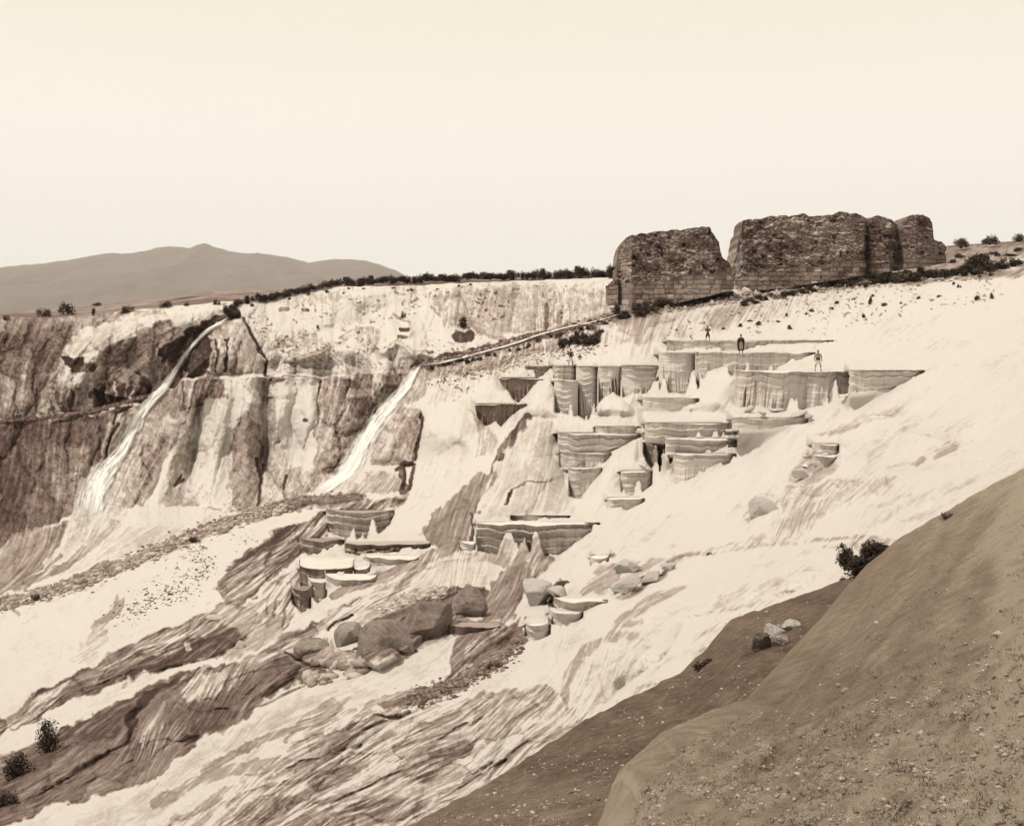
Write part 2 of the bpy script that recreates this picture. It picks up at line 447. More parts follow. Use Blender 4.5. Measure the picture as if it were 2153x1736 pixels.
# upper middle wall
paint([(508,640),(640,612),(900,600),(1290,586),(1300,660),(1190,690),(1000,738),(900,760),(860,780),(620,796),(560,793),(556,740),(520,680)], .86, 4, 1, .05)
paint([(900,620),(1000,600),(1290,590),(1290,665),(1150,692),(990,712),(940,680)], .66, 8, .9, .10)
paint([(1130,620),(1280,610),(1290,660),(1180,688),(1120,690)], .58, 8, .8, .2)
stroke([(1150,640),(1148,690)], 6, .35, .8); stroke([(1180,640),(1172,675)], 8, .38, .8); stroke([(1230,650),(1225,680)], 8,.4,.7)
stroke([(960,660),(1010,700),(1060,712)], 6, .55, .7)
paint([(520,690),(640,700),(760,760),(900,745),(860,782),(600,796),(560,790)], .78, 12, .8)
paint([(760,770),(880,755),(860,790),(760,792)], .6, 8, .8)
stroke([(600,640),(700,620),(900,606)], 14, .78, .6)
stroke([(560,792),(700,798),(850,782)], 3, .35, .8)
# lower middle wall
paint([(380,798),(560,797),(700,797),(860,785),(850,840),(760,900),(740,960),(700,1010),(640,1045),(560,1075),(430,1080),(300,1090),(200,1110),(170,1090),(220,1010),(280,930),(330,850)], .74, 4, 1, .12)
paint([(370,800),(480,800),(510,840),(430,850),(370,880),(330,860)], .5, 6, .9, .2)
paint([(300,930),(400,900),(380,980),(340,1060),(250,1095),(250,1000)], .55, 8, .8, .2)
paint([(470,900),(515,870),(545,900),(548,1062),(500,1068),(475,1000)], .54, 5, .95, .15)
stroke([(548,930),(549,1062)], 4, .3, .7)
paint([(590,800),(662,800),(660,900),(665,980),(610,985),(590,900)], .95, 8, .9, .04)
paint([(430,850),(500,860),(470,960),(450,1060),(400,1060),(400,960)], .85, 10, .8)
stroke([(545,800),(560,850),(600,870)], 8, .6, .6)
paint([(668,800),(760,792),(872,772),(855,825),(790,880),(757,915),(725,985),(665,1030),(650,1000),(665,960),(662,880)], .50, 5, 1, .12)
paint([(700,810),(790,790),(780,860),(700,870)], .36, 8, .8)
paint([(680,960),(720,940),(700,1000),(665,1020)], .36, 6, .7)
paint([(560,990),(680,985),(640,1040),(560,1070)], .66, 8, .9, .15)
stroke([(400,900),(370,960),(330,1030),(300,1085)], 16, .93, .8)
stroke([(350,880),(320,940),(290,990)], 8, .85, .6)
stroke([(250,960),(215,1010),(200,1080)], 60, .72, .6)
# mounds at the foot
paint([(170,1090),(290,1060),(430,1068),(500,1078),(440,1110),(330,1150),(200,1190),(80,1215),(110,1150),(160,1100)], .9, 5, 1, .05)
stroke([(250,1100),(190,1150),(120,1195),(60,1225)], 10, .6, .8)
stroke([(120,1140),(60,1200),(0,1240)], 12, .55, .8)
# rocks right of the second fall
paint([(800,870),(850,850),(885,860),(880,920),(868,975),(780,975),(790,920)], .62, 4, 1, .16)
paint([(820,800),(870,790),(905,800),(900,830),(880,850),(850,850)], .62, 6, .9, .15)
stroke([(850,880),(868,920),(866,975)], 6, .35, .8)
paint([(690,1010),(740,985),(830,990),(850,1010),(840,1035),(720,1045),(680,1040)], .72, 4, 1, .12)
stroke([(855,975),(845,1005),(850,1030)], 8, .3, .8)
stroke([(560,1130),(640,1105),(860,1040)], 8, .62, .6)
# stream bank and its bushes
stroke([(878,772),(935,762),(1000,745),(1080,722),(1150,700),(1250,680),(1330,650)], 17, .34, .95, 1, .2)
paint([(880,768),(1000,742),(1130,715),(1260,690),(1340,655),(1380,660),(1290,715),(1180,735),(1060,765),(960,790),(880,800)], .62, 8, .8, .22)
paint([(890,800),(1060,770),(1180,745),(1100,775),(1040,800),(960,840),(900,850)], .9, 6, .9, .08)
# shelf below the ruins
paint([(1290,640),(1310,642),(1420,628),(1545,598),(1700,600),(1850,585),(2000,570),(2153,545),(2450,530),(2450,500),(2153,500),(1990,510),(1600,540),(1300,560)], .52, 5, 1, .12)
paint([(1290,650),(1400,640),(1500,622),(1640,612),(1800,595),(1950,575),(2153,560),(2450,540),(2450,575),(2153,580),(1950,592),(1800,604),(1640,622),(1500,640),(1390,660),(1290,700)], .36, 6, .85, .15)
paint([(1280,680),(1400,665),(1560,640),(1700,622),(1720,640),(1640,670),(1480,700),(1400,712),(1220,735),(1240,700)], .76, 8, .9, .22)
paint([(1700,615),(1850,600),(1850,625),(1780,660),(1700,680)], .86, 10, .6, .15)
# white fall left of the buttress
paint([(880,880),(960,830),(1010,800),(1110,770),(1040,800),(1000,850),(1010,930),(1000,960),(960,1000),(930,1060),(880,1120),(790,1130),(850,1060),(880,975)], .97, 5, 1, .04)
paint([(985,860),(1035,905),(1060,940),(1040,955),(1000,955),(1010,920)], .8, 4, .9, .08)
paint([(1100,800),(1165,800),(1172,880),(1110,880),(1060,905),(1045,880),(1100,840)], .93, 5, 1, .04)
# grey veins
stroke([(1110,878),(1075,920),(1050,975),(1015,1035)], 13, .36, .95, .5)
paint([(1050,985),(1015,1042),(990,1080),(982,1100),(990,1150),(940,1165),(905,1140),(885,1120),(920,1070),(960,1030),(1000,1000)], .55, 4, 1, .06)
stroke([(988,1080),(992,1120),(985,1150)], 4, .25, .8)
paint([(1110,885),(1160,888),(1180,960),(1198,1075),(1100,1085),(995,1090),(1000,1060),(1060,960)], .9, 4, 1, .06)
stroke([(1110,1080),(1150,1010),(1190,1000)], 7, .78, .6); stroke([(1060,1060),(1075,1030),(1110,1010),(1160,1010)], 3, .6, .7)
stroke([(1075,1030),(1062,1060)], 2.5, .12, .9)
# lower left white apron
paint([(-320,1290),(0,1270),(200,1220),(420,1120),(600,1080),(620,1090),(500,1180),(460,1230),(470,1270),(400,1300),(250,1360),(100,1440),(0,1490),(-320,1600)], .985, 5, 1, .03)
paint([(200,1310),(245,1250),(262,1260),(235,1300),(190,1365),(180,1350)], .74, 4, .9, .1)
paint([(145,1385),(215,1310),(222,1340),(195,1390),(155,1400)], .84, 5, .8, .1)
stroke([(-100,1290),(0,1268),(110,1242),(230,1195),(330,1160),(430,1118),(520,1085),(620,1057),(750,1046)], 16, .55, .9, 1, .1)
stroke([(560,1080),(660,1052),(750,1046)], 11, .3, .9)
# brown streaked flow down to the left
paint([(450,1240),(475,1190),(560,1130),(640,1095),(700,1065),(860,1040),(840,1060),(700,1090),(690,1120),(640,1150),(620,1180),(560,1220),(530,1260),(480,1275)], .52, 4, 1, .28)
stroke([(470,1230),(530,1170),(620,1110)], 12, .38, .7)
paint([(-320,1560),(0,1505),(100,1448),(250,1362),(330,1325),(400,1300),(480,1262),(545,1285),(560,1310),(520,1335),(480,1365),(420,1385),(300,1415),(200,1450),(130,1480),(0,1545),(-320,1640)], .47, 4, 1, .28)
paint([(120,1470),(200,1425),(300,1385),(400,1355),(430,1370),(415,1392),(300,1418),(160,1470)], .30, 5, .8, .15)
paint([(0,1500),(95,1460),(150,1430),(110,1478),(20,1530)], .82, 4, .8)
paint([(-320,1660),(0,1565),(90,1515),(200,1468),(300,1432),(400,1408),(440,1400),(330,1440),(190,1495),(120,1530),(0,1590),(-320,1700)], .96, 3, 1, .02)
paint([(385,1350),(405,1345),(408,1360),(388,1368)], .9, 2, .9); paint([(470,1362),(490,1348),(492,1368)], .95, 2, 1)
paint([(440,1280),(600,1262),(590,1330),(480,1390),(470,1370),(520,1335)], .8, 6, .8, .15)
paint([(470,1395),(600,1335),(780,1290),(700,1330),(590,1375)], .96, 4, .9, .03)
paint([(540,1290),(560,1225),(610,1192),(640,1185),(638,1220),(620,1260),(600,1310),(590,1325),(560,1320)], .88, 4, 1, .3)
# dark mass lower left
paint([(-320,1720),(0,1605),(130,1535),(260,1465),(320,1440),(400,1410),(480,1395),(620,1378),(660,1395),(700,1420),(640,1430),(560,1470),(500,1495),(420,1555),(330,1640),(220,1670),(100,1700),(0,1736),(-320,1900)], .44, 4, 1, .12)
paint([(0,1600),(120,1535),(200,1500),(270,1480),(250,1540),(160,1600),(60,1660),(0,1700)], .32, 6, .8, .12)
paint([(265,1500),(300,1455),(340,1450),(290,1500),(285,1550),(262,1560)], .12, 4, .9)
paint([(716,1368),(738,1356),(758,1366),(760,1388),(735,1386)], .06, 3, 1)  # hollow between the boulders: cave shade painted into the tone
stroke([(300,1465),(350,1440),(420,1410)], 6, .2, .7)
paint([(380,1430),(440,1400),(560,1385),(540,1420),(480,1450),(440,1480),(400,1480),(385,1455)], .66, 6, .9, .3)
paint([(255,1560),(320,1490),(350,1500),(400,1530),(420,1545),(380,1570),(310,1590)], .5, 6, .8, .2)
stroke([(345,1480),(300,1560)], 7, .66, .7)
paint([(400,1480),(500,1490),(560,1470),(520,1510),(440,1545),(400,1530)], .34, 6, .8)
# mid ground
paint([(500,1390),(620,1330),(740,1265),(800,1222),(860,1190),(960,1150),(1000,1165),(900,1210),(860,1240),(760,1290),(640,1345),(540,1400)], .76, 6, 1, .22)
stroke([(700,1250),(790,1215),(880,1180),(960,1150)], 14, .5, .7)
paint([(860,1210),(960,1165),(1010,1160),(1020,1230),(960,1250),(860,1260)], .92, 5, .9, .08)
paint([(470,1430),(600,1330),(680,1300),(640,1340),(610,1380),(560,1395)], .6, 6, .7, .25)
paint([(625,1350),(690,1340),(700,1380),(640,1400),(600,1385)], .6, 4, .9, .1)
paint([(590,1360),(610,1340),(640,1345),(625,1380)], .9, 4, .8)
paint([(700,1330),(780,1270),(900,1240),(960,1232),(940,1250),(860,1290),(780,1310),(720,1340)], .84, 5, .9, .12)
paint([(745,1360),(770,1310),(860,1262),(930,1240),(1015,1234),(1022,1260),(1000,1290),(960,1310),(900,1335),(850,1380),(800,1408),(760,1400)], .40, 4, 1, .08)
paint([(885,1290),(900,1275),(905,1310),(890,1330)], .14, 4, .8)
paint([(930,1310),(1010,1300),(1050,1312),(1000,1330),(940,1340)], .58, 3, .9, .1)
paint([(880,1335),(960,1315),(940,1350),(900,1370),(870,1375)], .6, 4, .8, .1)
paint([(1010,1310),(1018,1250),(1060,1190),(1100,1150),(1160,1150),(1170,1175),(1130,1215),(1100,1250),(1080,1300),(1060,1310)], .58, 4, 1, .14)
paint([(1002,1180),(1040,1130),(1120,1130),(1170,1140),(1130,1170),(1060,1190)], .74, 4, .8)
# loose soil wedge
paint([(800,1480),(880,1448),(950,1410),(1000,1370),(1040,1330),(1090,1300),(1100,1330),(1110,1350),(1060,1395),(1010,1420),(960,1450),(880,1485),(810,1500)], .46, 4, 1, .12)
paint([(960,1400),(975,1370),(1010,1335),(1060,1310),(1080,1320),(1020,1350),(985,1400)], .62, 4, .8, .4)
# streaked lower field
paint([(220,1700),(330,1650),(430,1560),(560,1500),(700,1450),(800,1420),(800,1470),(700,1510),(560,1570),(430,1640),(300,1736),(100,1760)], .90, 5, 1, .05)
paint([(700,1420),(900,1360),(1000,1320),(1100,1290),(1000,1340),(960,1400),(850,1440),(700,1450)], .95, 6, .9, .05)
paint([(560,1600),(620,1560),(700,1500),(800,1490),(900,1490),(1050,1450),(1150,1440),(1230,1500),(1180,1560),(1040,1650),(900,1740),(300,1760)], .80, 4, 1, .24)
paint([(740,1470),(690,1520),(660,1580),(640,1550),(680,1480)], .6, 6, .8)
paint([(640,1640),(700,1560),(760,1530),(860,1540),(800,1580),(740,1640),(660,1680)], .52, 8, .8, .3)
paint([(860,1640),(900,1590),(960,1560),(1010,1560),(960,1600),(900,1650)], .52, 6, .8, .3)
paint([(500,1720),(560,1680),(700,1670),(900,1680),(850,1760),(500,1760)], .55, 8, .7, .3)
stroke([(430,1620),(520,1570),(620,1530),(700,1505)], 10, .58, .7)
stroke([(330,1690),(420,1640),(520,1610),(600,1600)], 16, .62, .6)
stroke([(735,1530),(780,1480),(860,1455)], 10, .6, .8)
stroke([(1190,1490),(1195,1440),(1225,1380),(1290,1330),(1350,1305)], 7, .62, .8)
stroke([(1300,1310),(1340,1270),(1400,1245),(1440,1235)], 6, .66, .7)
paint([(1200,1480),(1220,1400),(1300,1340),(1400,1300),(1380,1350),(1300,1440),(1240,1510)], .86, 8, .8, .14)
# right white slopes: a shading band painted into the tone, then faint stains
paint([(1608,1135),(1630,1080),(1660,1040),(1700,1030),(1740,1040),(1730,1080),(1680,1120),(1640,1145)], .78, 5, .9, .15)
paint([(1752,1020),(1830,1005),(1850,1040),(1800,1065),(1760,1075)], .84, 5, .9, .12)
paint([(1650,1015),(1700,950),(1765,975),(1740,1005),(1690,1020)], .74, 5, .9, .08)
stroke([(1708,912),(1760,905),(1840,880),(1900,862)], 10, .84, .8)
stroke([(1830,990),(1850,930),(1900,905)], 14, .84, .8)
paint([(1955,960),(2000,930),(2050,925),(2000,950),(1965,970)], .72, 5, .8)
stroke([(2000,910),(2060,870)], 14, .84, .7)
stroke([(1740,1150),(1830,1140),(1960,1125)], 6, .62, .8)
stroke([(1850,1100),(1900,1060),(1960,1030)], 5, .8, .8); stroke([(1960,1050),(2040,1010)], 7, .78, .7)
stroke([(1290,1190),(1400,1180),(1500,1150),(1620,1130)], 7, .72, .8)
paint([(1290,1240),(1320,1190),(1400,1180),(1440,1160),(1460,1165),(1400,1215),(1330,1260)], .8, 5, .8, .1)
paint([(1480,1280),(1600,1220),(1700,1190),(1730,1200),(1640,1270),(1540,1300),(1500,1350),(1440,1370)], .9, 8, .8, .15)
paint([(1480,1330),(1560,1290),(1540,1330),(1480,1400),(1440,1420)], .7, 6, .8, .2)
stroke([(1860,700),(1960,680),(2080,650)], 4, .86, .8); stroke([(1900,740),(2040,720),(2153,670)], 5, .85, .8)
stroke([(2000,600),(1900,640),(1850,660)], 5, .85, .6)
stroke([(1540,880),(1640,885),(1720,890)], 4, .8, .6)
stroke([(1280,1195),(1400,1190)], 5, .7, .7)

stroke([(262,930),(235,985),(215,1050),(200,1110)], 70, .80, .55, 1.6)
stroke([(205,980),(170,1060),(150,1100)], 14, .86, .6, 1)
stroke([(770,920),(740,985),(690,1020)], 40, .92, .6, 1)
stroke([(850,810),(810,860)], 34, .85, .5, 1)
# ---- closer drawing of the walls and flows
def za(P): return [(x / 2.2747, 589.2 + y / 2.2747) for x, y in P]
def zb(P): return [(946.4 + x / 1.7844, 798.7 + y / 1.7844) for x, y in P]
CR = []
def crack(P, wd=2.2, t=.2, s=.85, g=.5):
    stroke(P, wd * 1.4, t, s, .35); CR.append((P, wd, g))
paint(za([(-300,200),(0,260),(250,225),(330,200),(300,330),(250,420),(120,480),(0,540),(-300,560)]), .38, 5, .9)
paint(za([(1090,110),(800,155),(560,185),(400,225),(320,300),(308,365),(420,382),(450,300),(600,225),(850,195),(1060,140)]), .90, 4, .9, .06)
stroke(za([(1060,140),(920,180),(800,240),(760,290)]), 14, .86, .8)
paint(za([(830,190),(650,240),(530,320),(480,430),(480,490),(650,500),(700,400),(760,320),(860,240)]), .47, 4, .85, .14)
paint(za([(305,372),(412,378),(400,412),(350,432),(322,410)]), .10, 2, 1)  # notch of the cliff, shade painted in
paint(za([(478,505),(570,480),(655,490),(655,565),(560,590),(500,605)]), .22, 3, .9)  # inside of the cave, painted dark as shade
for x_ in (512, 552, 600, 632): stroke(za([(x_, 490), (x_ + 4, 580)]), 3.5, .62, .8)
paint(za([(365,540),(400,520),(445,525),(475,600),(350,615)]), .66, 3, .9)
stroke(za([(345,540),(350,600)]), 5, .2, .8); stroke(za([(440,540),(430,560)]), 6, .22, .8); stroke(za([(230,570),(250,610)]), 6, .25, .8); stroke(za([(65,530),(62,580)]), 5, .2, .8)
stroke(za([(290,440),(220,540),(200,640)]), 16, .72, .8); stroke(za([(30,480),(35,580)]), 14, .74, .7); stroke(za([(120,460),(90,600)]), 9, .66, .6)
paint(za([(-300,730),(0,712),(300,665),(520,640),(460,860),(340,980),(250,1165),(0,1240),(-300,1300)]), .33, 4, .9, .10)
paint(za([(-300,900),(0,880),(90,960),(80,1100),(0,1180),(-300,1200)]), .22, 10, .8)
paint(za([(270,800),(400,780),(460,860),(380,960),(270,1060),(230,960)]), .58, 8, .8, .2)
paint(za([(60,1220),(250,1170),(180,1300),(60,1380),(0,1400)]), .6, 5, .8)
crack(za([(565,690),(520,770),(500,850)]), 2.5); crack(za([(640,600),(560,640),(545,690)]), 2)
paint(za([(835,275),(930,220),(905,290),(830,370),(780,412),(778,330)]), .13, 3, .95)
paint(za([(900,335),(1010,262),(975,400),(930,462),(880,450),(872,390)]), .15, 3, .95)
paint(za([(1040,220),(1170,195),(1230,320),(1272,390),(1262,450),(1080,450),(980,440),(1000,300)]), .70, 3, .9, .12)
for x_, t_ in ((1030, .25), (1052, .9), (1082, .2), (1010, .5), (1120, .5)): stroke(za([(x_, 280), (x_ + 3, 435)]), 4, t_, .75)
crack(za([(1165,185),(1198,255),(1240,325),(1276,385),(1264,455)]), 3, .22)
paint(za([(738,570),(850,475),(1060,462),(1062,555),(980,602),(870,572),(760,645)]), .55, 3, .9, .22)
paint(za([(1075,500),(1130,460),(1245,458),(1235,580),(1080,572)]), .90, 4, .9, .05)
paint(za([(1000,582),(1130,572),(1180,602),(1112,700),(1100,900),(1065,1080),(935,1085),(962,900),(932,760)]), .88, 4, .9, .08)
paint(za([(850,625),(932,600),(925,900),(850,1085),(765,1085),(822,850)]), .68, 4, .9, .1)
paint(za([(800,835),(852,800),(802,955),(782,1092),(702,1122),(722,955)]), .93, 3, .9, .04)
paint(za([(792,838),(722,940),(668,1082),(702,1082),(762,952)]), .55, 3, .85)
paint(za([(1130,645),(1180,612),(1212,690),(1192,762),(1232,852),(1242,1082),(1122,1112),(1112,900),(1172,762)]), .50, 3, .9, .14)
crack(za([(1228,850),(1242,960),(1240,1085)]), 3.5, .16)
paint(za([(1285,490),(1500,480),(1512,700),(1502,900),(1382,905),(1332,700)]), .96, 6, .9, .04)
paint(za([(1245,955),(1600,945),(1500,1012),(1250,1085)]), .66, 6, .8, .2)
paint(za([(1520,482),(1990,400),(1852,562),(1822,642),(1702,762),(1642,902),(1532,930),(1502,752)]), .52, 3, .9, .26)
paint(za([(1680,562),(1802,552),(1782,662),(1662,652)]), .30, 4, .85); paint(za([(1702,445),(1880,440),(1862,522),(1702,522)]), .33, 4, .85)
paint(za([(1560,840),(1630,830),(1610,935),(1545,930)]), .36, 4, .8); stroke(za([(1800,450),(1795,560)]), 14, .66, .8)
paint(za([(1900,622),(2032,602),(2012,702),(1992,862),(1782,882),(1802,742)]), .68, 3, .9, .18)
crack(za([(2014,640),(2010,720),(1990,855)]), 3, .18); crack(za([(1900,905),(1950,890),(1985,880),(1950,1000)]), 3, .25); crack(za([(1940,900),(1930,990)]), 3, .2)
crack(za([(1370,940),(1358,1000)]), 2.5, .2); crack(za([(870,940),(840,985),(880,960)]), 3, .3)
for P in ([(1625,275),(1690,235),(1780,222),(1800,300)], [(1830,322),(1900,282),(1970,332),(2060,342)], [(1480,352),(1560,332),(1620,382),(1685,462)],
          [(1280,372),(1335,322),(1400,382),(1440,360)], [(1440,360),(1540,345)], [(1290,460),(1400,420),(1600,420),(1680,465)], [(1300,300),(1350,262),(1420,300)], [(1880,160),(1950,200),(1960,230)], [(2060,130),(2110,170),(2153,175)]):
    stroke(za(P), 4, .66, .8, .4)
    ridge([(x, y + 5) for x, y in za(P)], 9, .9)
paint(za([(1620,385),(1850,342),(2060,382),(1990,412),(1700,452)]), .66, 5, .8, .18)  # shading on the wall, painted as a darker tone
paint(za([(1700,240),(1800,225),(1840,290),(1780,330),(1700,300)]), .76, 6, .8)
# white slopes on the right
stroke(zb([(1395,200),(1480,172),(1600,142),(1670,112)]), 10, .80, .85); crack(zb([(1400,205),(1500,180),(1610,150)]), 1.6, .62, .8)
stroke(zb([(1590,292),(1640,205),(1750,152)]), 18, .82, .8)
paint(zb([(1795,282),(1840,232),(1900,218),(1895,262),(1835,292)]), .66, 3, .9)
stroke(zb([(1640,332),(1780,310)]), 4, .72, .8); stroke(zb([(1760,322),(1778,288)]), 5, .5, .8)
paint(zb([(1452,382),(1560,362),(1680,372),(1640,422),(1560,452),(1462,472)]), .84, 3, .9, .12)
for k in range(9): stroke(zb([(1462 + 22 * k, 378), (1468 + 20 * k, 460 - 7 * k)]), 3, .68, .6)
paint(zb([(1240,402),(1455,385),(1455,470),(1380,542),(1270,612),(1190,612),(1232,500)]), .79, 4, .9, .16)
for k in range(11): stroke(zb([(1260 + 18 * k, 410 - 2 * k), (1235 + 18 * k, 500), (1200 + 16 * k, 600 - 9 * k)]), 3, .62, .55)
crack(zb([(1112,500),(1118,462),(1150,436),(1200,430),(1240,446),(1215,480),(1160,476),(1130,488)]), 2, .6, .8)
paint(zb([(1098,490),(1135,522),(1112,562),(1104,530)]), .55, 2, .9)  # shadow beside the hump, painted into the tone
paint(zb([(1185,612),(1065,632),(1100,600),(1160,572)]), .74, 3, .9)
stroke(zb([(940,655),(1010,650),(1180,622),(1350,600),(1560,588)]), 5, .62, .85)
paint(zb([(1480,612),(1560,588),(1745,608),(1640,625),(1520,640)]), .72, 3, .9)
crack(zb([(530,662),(560,668),(612,655)]), 3.5, .12); crack(zb([(815,692),(850,668),(930,650)]), 3, .22); crack(zb([(762,742),(800,730),(822,690)]), 2.6, .22)
crack(zb([(640,815),(690,802),(740,762),(800,732)]), 3, .3); crack(zb([(655,800),(690,760),(735,742)]), 2.5, .35)
paint(zb([(560,700),(640,690),(655,742),(590,802),(500,812),(520,760)]), .62, 3, .9, .1); paint(zb([(600,812),(660,750),(720,700),(730,740),(680,800),(620,822)]), .72, 3, .8)
paint(zb([(470,700),(545,700),(500,812),(430,810)]), .95, 3, .9)
paint(zb([(385,790),(430,752),(455,758),(420,820),(395,850),(345,850)]), .10, 2, .95)  # cave at the overhanging boulder, its shade painted dark
for P, w_, t_ in ([(610,965),(650,900),(740,840),(832,800)], 13, .64), ([(430,1190),(438,1100),(500,1005),(600,970),(700,960)], 10, .60), ([(1090,792),(1130,705),(1250,672),(1350,642)], 8, .84), ([(1230,780),(1215,745),(1240,730)], 5, .8), \
        ([(690,1185),(715,1150),(765,1138)], 6, .62), ([(900,1090),(960,1050),(1010,1042)], 12, .5), ([(22,1075),(40,992),(100,942),(190,928)], 16, .46), ([(60,1080),(90,1000),(150,960),(230,940)], 5, .6), ([(1010,870),(1100,850),(1200,835)], 8, .8), \
        ([(760,900),(880,860),(960,850)], 8, .84), ([(600,1100),(700,1020),(820,990)], 7, .84), ([(760,1100),(840,1040),(930,1000)], 7, .82), ([(1600,480),(1680,440),(1720,430)], 5, .76), ([(1560,560),(1620,500),(1700,470)], 7, .85), \
        ([(1750,470),(1800,420),(1880,390)], 6, .80), ([(1700,530),(1800,500),(1900,450)], 6, .82), ([(980,560),(1060,500),(1090,470)], 8, .88), ([(700,640),(760,560),(840,500)], 9, .90), ([(1900,180),(1960,130)], 14, .86), ([(1700,100),(1800,40)], 8, .86):
    stroke(zb(P), w_, t_, .8, .5)
    ridge([(x + 7, y + 7) for x, y in zb(P)], 16, .35)
# bottom left: dark channels and crests
for P, w_, t_ in ([(0,1262),(40,1290)], 6, .6), ([(130,1165),(90,1205),(50,1240)], 5, .4), ([(510,1235),(560,1190),(620,1150),(690,1110)], 5, .30), ([(470,1250),(520,1210),(570,1160),(640,1120)], 4, .32), ([(560,1290),(565,1250),(590,1215),(620,1195)], 4, .42), ([(575,1300),(580,1262),(606,1225)], 4, .45), \
        ([(590,1318),(598,1280),(620,1250)], 4, .35), ([(130,1475),(250,1425),(330,1395),(420,1372)], 6, .22), ([(60,1500),(160,1440),(260,1392),(340,1360),(420,1330)], 4, .30), ([(250,1380),(340,1340),(450,1300)], 3.5, .34), ([(470,1395),(420,1415),(385,1432),(330,1445)], 5, .18), \
        ([(480,1430),(540,1410),(620,1392)], 3, .2), ([(385,1485),(420,1500),(480,1490)], 3, .25), ([(440,1545),(500,1500),(560,1480),(640,1440)], 4, .28), ([(0,1640),(80,1600),(170,1560),(240,1540)], 6, .3), ([(100,1690),(200,1640),(280,1600)], 5, .32), \
        ([(560,1640),(640,1600),(760,1570)], 5, .5), ([(700,1690),(800,1640),(900,1600),(1000,1560)], 5, .5), ([(480,1690),(560,1650),(640,1640)], 8, .5), ([(900,1700),(980,1650),(1060,1600)], 6, .55), ([(800,1480),(900,1460),(980,1440)], 4, .3), ([(790,1500),(810,1510),(840,1505)], 4, .2), \
        ([(700,1470),(640,1510),(600,1560)], 6, .55), ([(860,1500),(760,1540),(720,1580)], 5, .5), ([(1040,1500),(960,1530),(900,1580)], 5, .55), ([(1130,1480),(1060,1530),(1000,1590)], 5, .6), ([(1150,1530),(1080,1580),(1020,1640)], 5, .62), ([(900,1250),(880,1275),(870,1300)], 3, .2):
    crack(P, w_ * .6, min(.6, t_ + .08), .5, .3)
paint([(410,1345),(470,1335),(500,1350),(470,1368),(425,1372)], .3, 3, .7)
crack([(930,1262),(960,1250),(1000,1242),(1012,1258)], 2.5, .12); crack([(800,1320),(810,1345),(850,1375),(872,1370)], 2.2, .14); crack([(850,1300),(900,1262),(935,1250)], 2.5, .2); crack([(600,1372),(650,1400),(690,1402)], 2.4, .2)
crack([(690,1325),(700,1310),(740,1295)], 2.4, .2)
# small dark scars and pits scattered over the walls
for (a, b, r, t) in [(850,690,5,.2),(845,705,5,.35),(975,708,12,.2),(600,650,5,.5),(640,655,5,.5),(357,1245,3,.15),(640,880,4,.4),(590,800,4,.4)]:
    stroke([(a - r, b), (a + r, b)], r * 1.2, t, .9)

def cells(ang_deg, la, lb, seed):
    """overlapping flow tongues: cells la long (downflow) and lb wide"""
    a = math.radians(ang_deg); X_ = PX + WXn * .8 + 1.5 * L4; Y_ = PY + WYn * .8
    u = (X_ * math.cos(a) + Y_ * math.sin(a)) / la; v_ = (-X_ * math.sin(a) + Y_ * math.cos(a)) / lb
    f1, f2, i_ = worley(u, v_, seed)
    return f1, f2, i_
WALL = smooth(-14, 14, poly_sd([(-320,600),(470,600),(1300,560),(1300,690),(1000,745),(900,790),(860,980),(640,1060),(500,1085),(180,1100),(0,1150),(-320,1230)], PX, PY))
C1 = [cells(100, 58, 24, 3), cells(148, 70, 24, 5)]
C2 = [cells(96, 22, 9, 7), cells(150, 30, 9.5, 11)]
def mixc(C, k): return C[1][k] + (C[0][k] - C[1][k]) * WALL
RGT = smooth(-16, 10, poly_sd([(1190,560),(1800,540),(2500,520),(2500,1000),(2153,1010),(1900,1150),(1500,1400),(1250,1530),(1180,1440),(1250,1330),(1230,1200),(1190,1080)], PX, PY))
soft = .95 + (blur(blur(TONE, 1), 2) - .95) * .72
TONE = TONE + (soft - TONE) * RGT * .85
CON = np.maximum(CON * (1 - .25 * RGT), .05 * RGT)
CON = np.where(TONE < .85, np.maximum(CON, .12), CON)
TONE = TONE + .05 * RGT + .13 * (fbm(PX / 24, PY / 18, 51, 4) - .5)
TONE += CON * (1.1 * (mixc(C1, 2) - .5) + .5 * (mixc(C2, 2) - .5))
edge1 = smooth(.13, .02, mixc(C1, 1) - mixc(C1, 0)); edge2 = smooth(.16, .03, mixc(C2, 1) - mixc(C2, 0))
TONE -= CON * (.45 * edge1 + .2 * edge2)
TONE += WALL * (.04 + .08 * smooth(240 / KX, 400 / KX, PX)) * smooth(.3, .55, TONE)
TONE += 0.62 * CON * (0.40 * L2 + 0.14 * L3 + 0.62 * L1 * (1 + .4 * L2) * (1 - .5 * WALL))
rough = np.clip((CON - .04) / .16, 0, 1) * (.22 + .78 * WALL)
rough = np.minimum(rough, .62)
CON = CON * .66
TONE += (fbm(PX / 5, PY / 5, 2.0, 4) - .5) * (0.06 + 0.40 * rough) + (vnoise(PX / 1.15, PY / 1.15, 77) - .5) * (.03 + .16 * rough)
pits = (fbm(PX / 2.6, PY / 2.6, 5.0, 2) > .70) & (rough > .3)
TONE -= 0.12 * pits * rough
